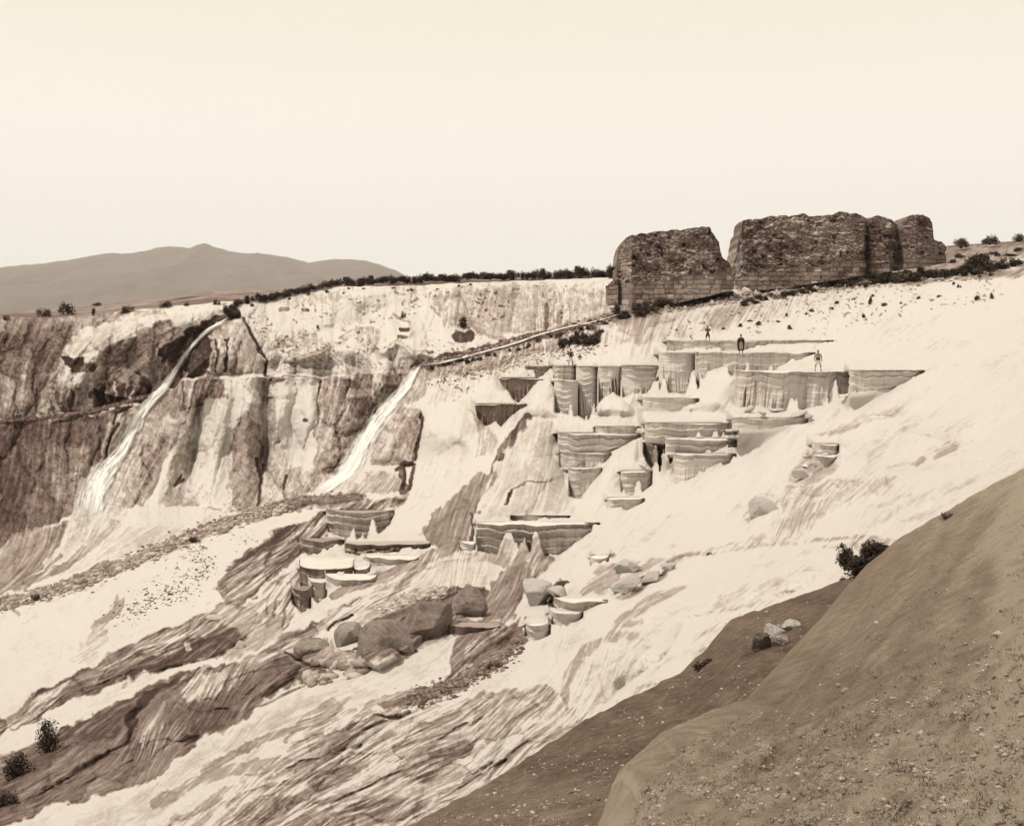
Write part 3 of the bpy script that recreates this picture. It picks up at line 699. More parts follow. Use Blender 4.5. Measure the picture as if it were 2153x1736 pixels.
# speckle of loose stones and tufts where the wall is not scoured white
spk = np.zeros(PX.shape)
for P in ([(500,660),(900,606),(1290,590),(1290,680),(900,760),(560,790)], [(1230,740),(1420,680),(1700,620),(2100,580),(2120,620),(1760,700),(1420,712)],
          [(880,800),(1100,760),(1200,740),(1100,770),(950,850)], [(380,1140),(600,1090),(480,1180),(430,1280),(300,1250)]):
    b = bbox(P, 8); spk[b] = np.maximum(spk[b], smooth(-3, 3, poly_sd(P, WX[b], WY[b])))
sp = (vnoise(PX / 2.3, PY / 1.7, 9.0) > .80) & (fbm(PX / 22, PY / 22, 4.0, 3) > .50)
TONE -= 0.30 * spk * sp
TONE = TONE + .9 * (TONE - blur(TONE, 1)) + .35 * (TONE - blur(TONE, 4))
TONE = TONE + .5 * np.maximum(TONE - .84, 0)
TONE = np.clip(TONE, .05, 1.16)

# ---------------------------------------------------------------- relief of the hillside, metres towards the viewer
PXM = DB / F                                       # metres per pixel
ledge([(-320,905),(0,888),(100,878),(190,868),(260,848),(318,832),(350,812)], 2.4, 60, 4)
ledge([(370,800),(470,796),(560,793),(700,797),(860,784)], 2.0, 50, 4)
ridge([(430,650),(330,670),(230,710),(165,765),(150,800)], 45, 2.6)
ridge([(455,665),(380,700),(320,750),(300,800)], 30, 1.2)
ridge([(120,690),(70,760),(40,850)], 40, 2.0)
ridge([(470,640),(440,690),(392,722),(360,790),(310,840),(262,930),(200,1010),(180,1080)], 26, -1.2)
pillow([(455,676),(505,668),(530,700),(556,755),(556,790),(385,792),(400,740)], 22, 3.2, keep=True)
pillow([(195,815),(240,835),(300,838),(318,800),(300,850),(195,862)], 8, -2.0, keep=True)
ridge([(800,604),(830,640),(850,690),(810,740),(790,780)], 60, 3.5)
ridge([(720,620),(690,670),(680,720)], 50, 2.5)
ridge([(940,610),(930,680),(950,740)], 40, 2.5)
ridge([(1040,600),(1050,660)], 36, 1.8); ridge([(1130,600),(1130,660)], 30, 1.5); ridge([(1220,600),(1215,660)], 30, 1.8)
pillow([(860,640),(900,632),(990,705),(1060,712),(1000,738),(900,760),(850,778),(760,790),(700,770),(720,700),(780,650)], 40, 3.0)
pillow([(650,720),(700,690),(770,700),(790,760),(700,790),(560,792),(560,740)], 30, 2.2)
ridge([(440,800),(395,860),(370,930),(330,1040)], 26, 2.2)
ridge([(480,810),(460,900),(440,1040)], 22, 2.2); ridge([(525,800),(512,900),(515,1055)], 24, 2.6)
ridge([(600,800),(585,900),(590,1030)], 24, 1.8); ridge([(650,800),(645,900),(640,1010)], 22, 1.8)
ridge([(720,800),(700,880),(685,980)], 28, 2.0); ridge([(790,790),(760,860)], 26, 1.5)
ridge([(562,800),(556,950),(553,1060)], 9, -1.4); ridge([(418,850),(404,960),(390,1050)], 8, -1.2)
ridge([(880,770),(850,810),(800,860),(755,920),(730,985),(660,1035)], 24, -2.2)
pillow([(800,880),(850,852),(888,860),(880,920),(868,978),(778,978),(790,920)], 16, 3.5, keep=True)
pillow([(685,1012),(740,985),(830,990),(852,1010),(842,1038),(720,1046),(670,1042)], 14, 3)
pillow([(170,1105),(290,1062),(430,1068),(505,1080),(440,1112),(330,1152),(200,1192),(70,1225),(110,1150)], 30, 4)
pillow([(250,1105),(300,1085),(400,1085),(440,1108),(330,1150),(230,1180),(160,1190)], 26, 2)
ridge([(-100,1285),(0,1266),(110,1240),(230,1193),(330,1158),(430,1116),(520,1083),(620,1055),(750,1044)], 15, 1.2)
pillow([(880,885),(960,835),(1000,850),(1012,930),(1000,960),(930,975),(870,985),(862,960)], 18, 3.5)
pillow([(1000,862),(1035,908),(1060,940),(1040,958),(1000,958)], 8, 1.5)
pillow([(1108,800),(1165,798),(1172,880),(1110,882),(1060,908),(1045,890),(1095,850)], 14, 2.5)
pillow([(1104,880),(1135,876),(1160,884),(1172,910),(1178,960),(1192,1030),(1200,1078),(1100,1086),(992,1092),(982,1070),(1012,1030),(1055,960)], 24, 5.5, .06)
pillow([(1200,1082),(1250,1015),(1285,950),(1345,912),(1357,960),(1375,992),(1312,990),(1300,1045),(1262,1092)], 18, 3.0, .1)
pillow([(1238,890),(1250,845),(1280,828),(1310,840),(1345,870),(1350,888)], 10, 2.0)
pillow([(1460,830),(1490,800),(1545,795),(1545,870),(1530,885),(1440,880),(1400,870)], 16, 2.0)
ridge([(960,1030),(920,1080),(850,1125)], 30, 1.5)
pillow([(450,1245),(475,1190),(560,1130),(640,1098),(700,1070),(690,1120),(640,1150),(620,1185),(560,1222),(530,1262),(480,1278)], 16, 2.2)
pillow([(545,1290),(560,1225),(610,1190),(642,1185),(640,1220),(622,1260),(606,1312),(590,1328),(560,1322)], 20, 2.2, .1)
pillow([(0,1510),(100,1450),(250,1364),(330,1326),(400,1300),(480,1264),(545,1288),(520,1335),(480,1365),(425,1390),(300,1418),(200,1452),(0,1548)], 14, 1.6)
pillow([(0,1608),(130,1538),(260,1468),(300,1480),(285,1550),(200,1600),(100,1660),(0,1736)], 12, 1.2)
pillow([(262,1570),(300,1500),(345,1478),(400,1500),(420,1545),(380,1575),(320,1600)], 14, 1.6)
pillow([(345,1480),(370,1440),(440,1402),(560,1386),(640,1392),(620,1425),(560,1465),(500,1490),(420,1500)], 14, 1.7)
ridge([(345,1478),(310,1530),(270,1580)], 10, .5)
ridge([(285,1500),(275,1560)], 12, -1.0)
pillow([(500,1392),(620,1332),(740,1267),(860,1190),(960,1152),(1000,1166),(900,1212),(760,1292),(640,1347),(540,1402)], 20, 1.3)
pillow([(595,1385),(612,1345),(640,1338),(700,1340),(706,1378),(650,1402)], 10, 1.1)
pillow([(746,1362),(770,1310),(860,1262),(930,1240),(1015,1233),(1024,1262),(1000,1292),(960,1312),(900,1337),(850,1382),(800,1410),(760,1402)], 12, 2.2, .12, keep=True)
pillow([(1012,1312),(1020,1252),(1060,1190),(1100,1150),(1165,1150),(1170,1178),(1130,1217),(1102,1252),(1082,1302),(1060,1312)], 16, 1.6)
pillow([(960,1402),(975,1370),(1010,1335),(1080,1305),(1090,1320),(1040,1380),(1000,1410)], 18, 1.3)
pillow([(735,1535),(770,1485),(860,1455),(960,1440),(900,1490),(800,1520),(700,1640),(640,1690),(660,1600)], 16, .8)
pillow([(860,1645),(900,1590),(960,1560),(1080,1520),(1040,1600),(960,1650),(900,1690)], 16, .7)
pillow([(1192,1500),(1195,1440),(1228,1380),(1290,1332),(1400,1300),(1440,1310),(1400,1380),(1300,1450),(1240,1520)], 22, 1.1)
pillow([(1290,1330),(1330,1280),(1430,1240),(1560,1230),(1500,1290),(1400,1310)], 18, .9)
pillow([(1440,1240),(1540,1190),(1680,1170),(1740,1190),(1700,1240),(1600,1270),(1500,1290)], 22, 1.0)
pillow([(1600,1140),(1640,1060),(1700,1030),(1752,1020),(1850,1003),(1850,1042),(1760,1080),(1680,1125)], 22, 1.4)
pillow([(1560,1105),(1565,1060),(1600,1038),(1645,1045),(1640,1080),(1600,1110)], 10, 1.2)
pillow([(1640,1022),(1705,930),(1770,940),(1765,980),(1730,1010),(1680,1025)], 14, -.8)
pillow([(1700,915),(1850,880),(2050,850),(2153,860),(2000,930),(1900,905),(1840,990),(1760,930)], 26, 1.4)
pillow([(1830,1000),(1900,960),(2000,930),(2080,960),(1980,1000),(1880,1010)], 18, 1.1)
pillow([(1360,700),(1480,660),(1600,640),(1620,690),(1500,712),(1380,715)], 16, .8)
for P in ([(1660,640),(1630,690)], [(1760,630),(1720,690)], [(1560,640),(1540,690)], [(1850,620),(1800,680)], [(1480,655),(1470,700)]):
    ridge(P, 14, -.9)

REL *= 1.35
for P, wd, g_ in CR:
    ridge(P, wd + 1.5, -g_, .35)
lump = np.full(PX.shape, .45)
for P, v in ([([(-320,650),(470,640),(900,600),(1300,590),(1290,680),(1000,740),(860,800),(740,990),(560,1080),(160,1100),(-320,1200)], 1.0),
              ([(1100,600),(1300,640),(2153,560),(2153,600),(1700,700),(1200,760),(900,850)], .6),
              ([(-320,1720),(0,1600),(300,1440),(700,1390),(1000,1240),(1010,1330),(700,1450),(400,1560),(0,1736)], .8),
              ([(300,1700),(600,1500),(1100,1430),(1500,1200),(1900,1130),(1500,1420),(900,1750)], .55)]):
    m = smooth(-12, 12, poly_sd(P, PX, PY)); lump += (v - lump) * m
h1, h2, _ = worley((PX + WXn * .4) / 5.0, (PY + WYn * .4) / 6.0, 5)
REL += PXM * lump * (11 + 5 * (1 - WALL)) * ( (1 - np.minimum(mixc(C1, 0), 1) ** 2)) + PXM * lump * (2.6 * (1 - np.minimum(mixc(C2, 0), 1) ** 2) + .8 * (1 - h1 ** 2) * (0.3 + 1.4 * rough) + 2.4 * (mixc(C1, 2) - .5))
REL -= PXM * lump * (1.3 * edge1 + .4 * edge2)
streakw = 0.45 + 0.9 * rough
RS = 1 - WALL * .35
REL += PXM * (0.30 * L1 * streakw * RS * (1 - .6 * RGT) + 0.45 * L2 * streakw * RS + .9 * L3 * RS + 2.4 * L4 * RS)
REL += .35 * (REL - blur(REL, 1)) + .1 * (REL - blur(REL, 3))
REL += PXM * RGT * (1.6 * L3 + 3.2 * L4 + 1.0 * L2)
REL += PXM * 5 * (fbm(PX / 30, PY / 22, 33, 3) - .5) * (1 - WALL)
fr = (fbm(PX / 7, PY / 7, 7.0, 4) - .5)
REL += PXM * fr * (0.9 + 2.2 * rough)
e_d = PY - edge_of(PX)
REL *= smooth(-1, 9, e_d)
DM = DB - REL
DM = np.maximum(DM, 5)

# ---------------------------------------------------------------- terraces: where they stand
TSPEC = []
def T_(key, label, xl, xr, rim, bottom, tone=.6, flute=.25, layers=.12, streak=.5, band=.25, L=1.0, seed=0, **kw):
    TSPEC.append(dict(key=key, label=label, xl=xl, xr=xr, rim=rim, bottom=bottom, tone=tone, flute=flute, layers=layers, streak=streak, band=band, L=L, seed=seed, **kw))
# upper right pools, far to near
T_('t1a', 'shallow upper terrace rim below the man with clasped hands', 1403, 1760, 716, [(1403,738),(1470,740),(1560,737),(1620,722),(1760,719)], .66, .1, .08, .15, .1, seed=1, L=2.6)
T_('t2a', 'fluted terrace wall under the left end of the cloaked figure\'s pool', 1386, 1470, 743, [(1386,826),(1440,830),(1470,815)], .82, .22, .10, .62, .2, seed=2, dd=-.6)
T_('t2b', 'long grey terrace wall carrying the figure in the open cloak', 1462, 1715, 742, [(1462,800),(1500,792),(1580,790),(1625,785),(1640,770),(1680,757),(1715,745)], .72, .14, .10, .2, .2, seed=3, L=2.6)
T_('t3a', 'wide fringed terrace wall below the man in white breeches', 1546, 1792, 781, [(1546,855),(1600,858),(1650,866),(1700,860),(1740,850),(1765,836),(1792,826)], .72, .25, .13, .55, .32, seed=4, L=2.6, lean=.12)
T_('t3b', 'low banded wall tapering away right of the fringed terrace', 1786, 1945, 780, [(1786,826),(1820,822),(1860,812),(1900,806),(1925,792),(1945,782)], .78, .08, .16, .1, .3, seed=5)
T_('t3c', 'small pale shelf left under the fringed terrace with broken slabs', 1540, 1700, 880, [(1540,902),(1600,898),(1700,890)], .84, .08, .12, .05, .2, seed=6)
# middle group
T_('m1', 'short grey terrace wall under the two small figures', 1163, 1212, 768, [(1163,796),(1212,800)], .66, .1, .14, .1, .2, seed=7, L=2.6)
T_('m1b', 'pale layered column wall beneath the two small figures', 1166, 1214, 800, [(1166,868),(1214,876)], .86, .12, .12, .1, .2, seed=8, dd=-.5)
T_('m2', 'tall pillar wall with long black drip streaks', 1212, 1257, 771, [(1212,874),(1225,880),(1240,892),(1250,888),(1257,845)], .84, .26, .12, .8, .2, seed=9, lean=-.05, notch=.6)
T_('m3', 'fluted wall with dark hollows between its drip columns', 1258, 1306, 771, [(1258,850),(1270,838),(1290,826),(1306,836)], .86, .26, .12, .85, .2, seed=10, lean=-.05, notch=.6)
T_('m4', 'pale two step wall right of the dark fluted pillars', 1306, 1388, 769, [(1306,800),(1388,800)], .82, .10, .14, .1, .3, seed=11)
T_('m4b', 'lower fringed step right of the dark fluted pillars', 1308, 1388, 792, [(1308,838),(1330,830),(1388,829)], .84, .22, .12, .5, .25, seed=12, dd=-.5)
T_('m5', 'faint low ledge below the fluted wall of the upper pool', 1352, 1470, 838, [(1352,860),(1420,858),(1470,846)], .85, .08, .14, .05, .2, seed=13)
T_('m6', 'shallow pan with a thin grey lip under the snow like cone', 1249, 1348, 897, [(1249,912),(1300,914),(1348,912)], .74, .1, .12, .05, .2, seed=14)
T_('m7', 'broad stepped terrace with a thin dark rim line', 1357, 1552, 890, [(1357,925),(1420,930),(1552,915)], .80, .1, .22, .1, .35, seed=15)
T_('m7b', 'dark fringed corner wall hanging beside the broad stepped terrace', 1352, 1420, 910, [(1352,958),(1368,985),(1380,1000),(1402,1002),(1412,980),(1420,950)], .60, .34, .1, .75, .1, seed=16, lean=-.12, notch=.5)
T_('m8', 'second banded step down the broad terrace', 1400, 1550, 922, [(1400,958),(1440,960),(1550,940)], .84, .08, .22, .05, .35, seed=17)
T_('m9', 'lowest pale banded step of the broad terrace', 1418, 1548, 955, [(1418,1008),(1445,1010),(1490,990),(1548,968)], .86, .14, .2, .12, .3, seed=18)
T_('m10', 'rounded layered wall right of the white buttress', 1174, 1347, 911, [(1174,950),(1250,950),(1300,935),(1347,920)], .78, .08, .24, .05, .35, seed=19)
T_('m11', 'grey block wall tucked right of the white buttress', 1176, 1286, 952, [(1176,984),(1240,987),(1270,972),(1286,960)], .66, .14, .14, .2, .2, seed=20)
T_('m12', 'narrow hanging wall wedge below the grey block', 1196, 1268, 985, [(1196,1045),(1220,1050),(1240,1020),(1268,990)], .72, .14, .14, .15, .2, seed=21)
T_('m13', 'small square terrace with a grey band beside the white tongue', 1306, 1372, 991, [(1306,1042),(1340,1044),(1372,1020)], .78, .1, .14, .1, .3, seed=22)
T_('m14', 'flat layered shelf below the small square terrace', 1278, 1356, 1048, [(1278,1074),(1320,1072),(1356,1056)], .78, .06, .18, .05, .3, seed=23)
# dark inverted cones
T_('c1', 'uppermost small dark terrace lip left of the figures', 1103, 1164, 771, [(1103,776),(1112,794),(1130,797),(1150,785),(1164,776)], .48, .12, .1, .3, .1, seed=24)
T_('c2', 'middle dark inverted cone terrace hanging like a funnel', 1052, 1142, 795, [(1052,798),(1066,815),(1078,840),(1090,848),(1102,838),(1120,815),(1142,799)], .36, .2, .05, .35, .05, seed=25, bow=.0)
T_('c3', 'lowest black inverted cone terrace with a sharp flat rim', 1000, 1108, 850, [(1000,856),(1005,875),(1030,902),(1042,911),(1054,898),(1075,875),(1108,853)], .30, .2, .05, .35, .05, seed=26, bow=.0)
# lower middle block
T_('l1', 'thin oval pan above the large layered block', 1073, 1200, 1084, [(1073,1094),(1130,1096),(1200,1088)], .76, .04, .1, .05, .2, seed=27)
T_('l2', 'large straight layered block with many thin strata', 1002, 1262, 1100, [(1002,1160),(1050,1168),(1120,1172),(1175,1168),(1215,1140),(1262,1106)], .72, .06, .26, .08, .4, seed=28)
T_('l3', 'tiny round cup terrace on a pale stalk', 969, 1000, 1141, [(969,1156),(984,1160),(1000,1156)], .84, .04, .1, .05, .2, seed=29)
# left stepped terraces
T_('s1', 'rounded brown shelf terrace highest of the left steps', 688, 830, 1074, [(688,1118),(720,1130),(770,1134),(800,1122),(830,1096)], .62, .1, .22, .15, .2, seed=30, toptone=.62)
T_('s2', 'brown bulging wall left of the overhanging strata', 632, 728, 1134, [(632,1160),(650,1168),(700,1160),(728,1146)], .56, .12, .16, .2, .15, seed=31, toptone=.55)
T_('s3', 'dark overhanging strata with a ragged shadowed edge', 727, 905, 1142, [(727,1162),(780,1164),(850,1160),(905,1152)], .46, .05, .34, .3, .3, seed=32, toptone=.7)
T_('s4', 'thin stacked shelves below the dark strata', 770, 880, 1172, [(770,1184),(830,1188),(880,1178)], .8, .04, .24, .05, .3, seed=33)
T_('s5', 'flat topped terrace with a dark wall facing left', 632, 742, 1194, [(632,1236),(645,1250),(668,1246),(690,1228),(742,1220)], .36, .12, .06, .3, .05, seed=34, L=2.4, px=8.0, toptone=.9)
T_('s6', 'short dark wall piece right of the flat topped terrace', 744, 778, 1194, [(744,1212),(778,1208)], .58, .1, .08, .2, .1, seed=35)
T_('s7', 'white ribbed step below the flat topped terrace', 686, 790, 1214, [(686,1238),(730,1234),(790,1222)], .86, .14, .14, .06, .2, seed=36)
T_('s8', 'narrow pale pedestal stepping down the left corner', 650, 688, 1222, [(650,1250),(668,1268),(688,1256)], .78, .12, .14, .1, .2, seed=37)
T_('s9', 'lowest brown pedestal of the left steps with bulging foot', 614, 655, 1240, [(614,1268),(635,1290),(655,1282)], .52, .16, .12, .2, .1, seed=38, toptone=.5)
# centre bottom
T_('b1', 'grey crusted low wall right of the overhanging boulder', 1167, 1278, 1262, [(1167,1277),(1220,1278),(1278,1268)], .66, .1, .1, .15, .1, seed=39)
T_('b2', 'half round basin with a soft white rolled lip', 1154, 1226, 1288, [(1154,1311),(1190,1314),(1226,1300)], .8, .1, .14, .1, .2, seed=40, bow=.02)
T_('b3', 'small cylinder shaped basin standing in front of the half round one', 1104, 1158, 1314, [(1104,1338),(1130,1348),(1158,1336)], .8, .08, .14, .1, .2, seed=41, bow=.02)
T_('b4', 'cracked pale ledge block under the upper right rocks', 1242, 1280, 1172, [(1242,1190),(1280,1192)], .78, .08, .1, .1, .1, seed=42)
T_('r1', 'lone two tier block standing on the white slope', 1708, 1764, 934, [(1708,956),(1740,960),(1764,956)], .74, .06, .1, .08, .2, seed=43, toptone=.9, bow=.02)
T_('r2', 'lower tier of the lone block on the white slope', 1708, 1758, 958, [(1708,978),(1735,984),(1752,974),(1758,966)], .76, .06, .1, .08, .2, seed=44, dd=-.2)
T_('o1', 'banded outcrop wall below the brown overhang', 935, 1052, 1313, [(935,1338),(1000,1330),(1052,1318)], .58, .06, .16, .1, .2, seed=45, toptone=.6)


TSPEC.sort(key=lambda q: q['rim'])
for q in TSPEC:                                        # floor behind each rim, apron before each foot
    xs_ = np.linspace(q['xl'], q['xr'], 13) / KX
    rr_ = samp(DM, xs_, xs_ * 0 + q['rim'] / KY).mean(); q['L'] = min(q['L'], q.pop('px', 4.0) * rr_ / (q['rim'] / KY - HZ))
    q['d0'] = float(np.percentile(samp(DM, xs_, xs_ * 0 + q['rim'] / KY), 18)) - q['L'] + q.get('dd', 0)
    d0_ = q['d0']; r_ = q['rim'] / KY; hb = 12
    bx = np.array([p[0] for p in q['bottom']], float) / KX; by = np.array([p[1] for p in q['bottom']], float) / KY
    dy = r_ - PY
    mx = smooth(q['xl'] / KX - 7, q['xl'] / KX + 1, PX) * (1 - smooth(q['xr'] / KX - 1, q['xr'] / KX + 7, PX))
    wq = mx * np.where(dy > -1, 1 - smooth(.2 * hb, hb, dy), 0)
    DM = DM + (np.minimum(DM, d0_ + q['L'] + .10 * np.minimum(1, 70 / (r_ - HZ)) * np.maximum(dy, 0)) - DM) * wq
    ft = np.interp(PX, bx, by)
    fy_ = PY - ft
    wf = mx * np.where(fy_ > -2, 1 - smooth(4, 30, fy_), 0)
    tgt = np.minimum(DM, d0_ - .15 - .02 * np.maximum(fy_, 0))
    DM = DM + (tgt - DM) * wf
for q in TSPEC:                                        # niche behind each wall
    bx = np.array([p[0] for p in q['bottom']], float) / KX; by = np.array([p[1] for p in q['bottom']], float) / KY
    hw = np.maximum(np.interp(PX, bx, by) - q['rim'] / KY, 2)
    ft = np.interp(PX, bx, by) - hw * .75 * smooth(.50, .78, fbm(PX / 11, q['seed'] + .5, 0, 3)) + (fbm(PX / 3, PY / 5, q['seed'], 3) - .5) * 2.5
    m = smooth(bx[0] - .6, bx[0] + .8, PX) * (1 - smooth(bx[-1] - .8, bx[-1] + .6, PX)) * smooth(q['rim'] / KY - .5, q['rim'] / KY + .8, PY) * (1 - smooth(ft - 1.0, ft + .2, PY))
    DM = DM + m * np.maximum(0, q['d0'] + 1.6 - DM)
def dm(X, Y): return float(samp(DM, X / KX, Y / KY))
def P3(X, Y, d=None):
    d = dm(X, Y) if d is None else d
    x, y, z = ray(X / KX, Y / KY, d); return Vector((float(x), float(y), float(z)))

# hillside sheet
cxs = np.arange(X0 + 1, X1 - 1, 0.72)
ed = edge_of(cxs) + (fbm(cxs / 9, 3.1, 0, 4) - .5) * 2.0
NR = 880
t = np.linspace(0, 1, NR)[:, None]
VY = ed[None, :] + (900 - ed[None, :]) * t
VX = np.repeat(cxs[None, :], NR, 0)
DD = samp(DM, VX, VY)
x, y, z = ray(VX, VY, DD)
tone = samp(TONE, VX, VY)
# plateau behind the edge
sk = pl(SKYL, cxs); sk = np.minimum(sk, ed - .3)
NB = 60
s = (np.arange(1, NB + 1) / NB)[:, None]
Dfar = DD[:1] * (1500.0 / DD[:1]) ** s
PYb = ed[None, :] + (sk - ed)[None, :] * (1 - (1 - s) ** 2.2)
xb, yb, zb = ray(np.repeat(cxs[None, :], NB, 0), PYb, Dfar)
zb = zb + (fbm(xb / 14, yb / 14, 0, 4) - .5) * 0.9 * smooth(0, .3, s) * (1 - .7 * smooth(.4, 1, s)) + (fbm(xb / 3, yb / 3, 0, 3) - .5) * .3
tb = .48 + (fbm(xb / 10, yb / 20, 4, 4) - .5) * .9
tb = tb - .28 * smooth(.22, .05, s) * smooth(540 / KX, 640 / KX, cxs)[None]
xe, ye, ze = xb[-1:] * 1.3, yb[-1:] * 1.3, np.full((1, len(cxs)), -60.0)
allx = np.r_[xe, xb[::-1], x]; ally = np.r_[ye, yb[::-1], y]; allz = np.r_[ze, zb[::-1], z]
allt = np.r_[np.full_like(xe, .45), tb[::-1], tone]
co = np.stack([allx, ally, allz], -1).reshape(-1, 3)
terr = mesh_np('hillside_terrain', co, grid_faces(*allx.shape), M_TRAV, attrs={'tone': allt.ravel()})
tag(terr, 'white and brown streaked travertine hillside and cliffs running down to the lower left', 'terrain', kind='structure')

gco = np.array([[-8900, -300, -62], [8900, -300, -62], [8900, 9500, -62], [-8900, 9500, -62]], float)
g = mesh_np('ground', gco, [[0, 1, 2, 3]], M_SOIL, attrs={'tone': [.5] * 4})
tag(g, 'flat valley ground reaching to the foot of the far mountain', 'ground', kind='structure')

# ---------------------------------------------------------------- distant mountain
MT = [(-700,640),(-450,600),(-250,578),(0,563),(60,556),(100,552),(150,545),(230,532),(260,533),(290,530),(330,521),(355,517),(400,521),(415,514),(428,511),(440,514),
      (455,521),(500,531),(545,532),(600,540),(650,552),(690,546),(740,544),(770,548),(800,556),(830,567),(858,583),(900,610),(980,650),(1100,690)]
mp = np.linspace(-700 / KX, 1100 / KX, 420); NM = 90
v = np.linspace(0, 1, NM)[:, None]
crest = pl(MT, mp) + (fbm(mp / 6, 1.0, 0, 4) - .5) * 1.6
dd = 7500 - 2600 * (1 - v) + 0 * mp
zr = (HZ - crest) / F * 7500; z0 = -70.0
zz = z0 + (zr[None] - z0) * v ** 0.8 
xx = (mp[None] - 512) / F * 7500 * (dd / 7500) ** .5
gul = (fbm(xx / 420, dd / 900, 0, 5) - .5)
dd = dd + gul * 500 * (1 - v ** 6)
zz = zz + (fbm(xx / 200, dd / 300, 2, 4) - .5) * 90 * (1 - v ** 4) * smooth(0, .2, v)
xb_, yb_, zb_ = xx[-1:], dd[-1:] + 1500, np.full((1, 420), z0)
co = np.stack([np.r_[xx, xb_], np.r_[dd, yb_], np.r_[zz, zb_]], -1).reshape(-1, 3)
hl = mesh_np('hills', co, grid_faces(NM + 1, 420)[:, ::-1], M_HILL)
tag(hl, 'hazy grey mountain with a small pointed summit behind the plateau', 'mountain', kind='structure')
# ---------------------------------------------------------------- travertine terraces
PANS = {}
def terrace(key, label, xl, xr, rim, bottom, tone, flute, layers, streak, band, L, seed, d0, bow=.012, lean=0.0, toptone=.97, notch=0.0, group=None, dd=0.0, dark=0.0):
    """basin wall: rim at row `rim`, foot given by `bottom` [(X, Y)...], all in print coordinates"""
    bx = np.array([p[0] for p in bottom], float); by = np.array([p[1] for p in bottom], float)
    z0 = (HZ - rim / KY) / F * d0
    mpx = d0 / F
    dback = d0 + L * 1.5
    n = max(30, int((xr - xl) / KX / 0.4))
    X = np.linspace(xl, xr, n); s = np.linspace(-1, 1, n)
    px = X / KX
    wm = (X - X[0]) / KX * mpx
    per = 3.2 + 2.5 * hash3(np.array([seed]), np.array([3]), np.array([1]))[0]
    ph = wm / per + .8 * vnoise(wm / per, seed + .5)
    scal = np.abs(np.sin(ph * math.pi + seed))                      # bulging bays with creases between
    dfr = d0 * (1 + bow * np.abs(s) ** 4) + (fbm(wm / 3.0, seed + 1.3, 0, 3) - .5) * .9 - .28 * scal ** .6 * min(1, (xr - xl) / 120)
    if notch: dfr = dfr + notch * np.abs(fbm(wm / 2.2, seed + 5.3, 0, 2) - .5) * 2
    Yb = np.interp(X, bx, by) + 6
    zb = (HZ - Yb / KY) / F * dfr
    zr = z0 + (fbm(wm / 1.6, seed + 9.1, 0, 4) - .5) * .32
    hgt = np.maximum(zr - zb, 0.05)
    nv = int(max(16, hgt.max() / mpx / 0.42))
    v = np.linspace(0, 1, nv)[:, None]
    Z = zr[None] - hgt[None] * v
    H = zr[None] - Z
    wmc = wm[None] + lean * H + .1 * (vnoise(H / 1.2, wm[None] / 1.5, seed) - .5)
    fl1 = vnoise(wmc / .20, seed + 2.0 + H * .2); fl2 = vnoise(wmc / .55, seed + 7.0 + H * .12); fl3 = vnoise(wmc / .11, seed + 17.0 + H * .3)
    rib = np.abs(fl1 - .5) * 2
    on = smooth(.25, .7, v) if flute > .12 else .25 * smooth(.2, .8, v)
    wav = .30 * vnoise(wm[None] / .9, seed + 1) + .12 * vnoise(wm[None] / .25, seed + 2)
    hh = (H + wav) / .62
    lyid = np.floor(hh); lf = hh - lyid
    stp = hash3(lyid, lyid * 0 + seed, lyid * 0 + 4)
    ledge_ = (1 - lf) ** 1.2                                         # each stratum juts at its top
    ly2 = vnoise((H + wav * .4) / .16, seed + 4.3 + wm[None] / 5)
    lipp = np.exp(-H / .22) * .20
    outw = lipp + layers * (1.7 * ledge_ * (.4 + stp) + .5 * ly2 - .8) * (1 - .65 * on) + flute * (.7 * rib + .7 * fl2 + .25 * fl3 - .8) * (0.25 + on) + .30 * (fbm(wmc / 1.3, H / 1.0, seed, 3) - .5)
    D = dfr[None] - outw + smooth(.9, 1, v) * .3
    tone = min(1.0, tone + (.20 if tone > .6 else .05))
    T = tone + .16 * (vnoise(wmc / .45, H / 2.2, seed + 1) - .5) + .26 * (fl1 - .5) * (.5 + on) + .14 * (fl3 - .5) + .12 * (fbm(wmc / .25, H / .25, seed + 2, 3) - .5)
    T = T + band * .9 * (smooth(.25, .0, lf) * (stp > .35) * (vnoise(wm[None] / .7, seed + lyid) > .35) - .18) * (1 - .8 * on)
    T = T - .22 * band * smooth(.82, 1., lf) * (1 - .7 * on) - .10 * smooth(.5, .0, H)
    strt = .26 + .5 * vnoise(wmc / .35, seed + 60) + .25 * (vnoise(wmc / .1, seed + 61) - .5)
    dk = smooth(.46, .60, vnoise(wmc / .135, seed + 30 + H * .10)) * smooth(strt, strt + .12, v) * smooth(.30, .55, vnoise(wm[None] / 1.9, seed + 44) + .15)
    T = T - streak * dk * .9
    T = T + .10 + 1.0 * np.maximum(T - .84, 0); T = np.clip(T, .06, 1.12)
    x = (px[None] - 512) / F * dfr[None] + 0 * D
    rows_x, rows_y, rows_z, rows_t = [], [], [], []
    nb = 14
    for i in range(nb, 0, -1):
        q = i / nb
        db = dfr + (dback - dfr) * q
        rows_x.append((px - 512) / F * db); rows_y.append(db)
        rows_z.append(zr * (1 - q) + (z0 - .02) * q - .10 * math.sin(min(1, q * 6) * math.pi * .5) + .05 * (vnoise(wm / 2, q * 6) - .5)); rows_t.append(np.full(n, toptone * 1.12) - .06 * vnoise(wm / 1.2, q * 9))
    ux, uy, uz, ut = [], [], [], []
    for q in (.3, 1.0):
        db = D[-1] + 2.0 * q
        ux.append(x[-1]); uy.append(db); uz.append(Z[-1] - .2 * q - .02); ut.append(T[-1] * .9)
    A = np.r_[np.array(rows_x), x, np.array(ux)]; B = np.r_[np.array(rows_y), D, np.array(uy)]
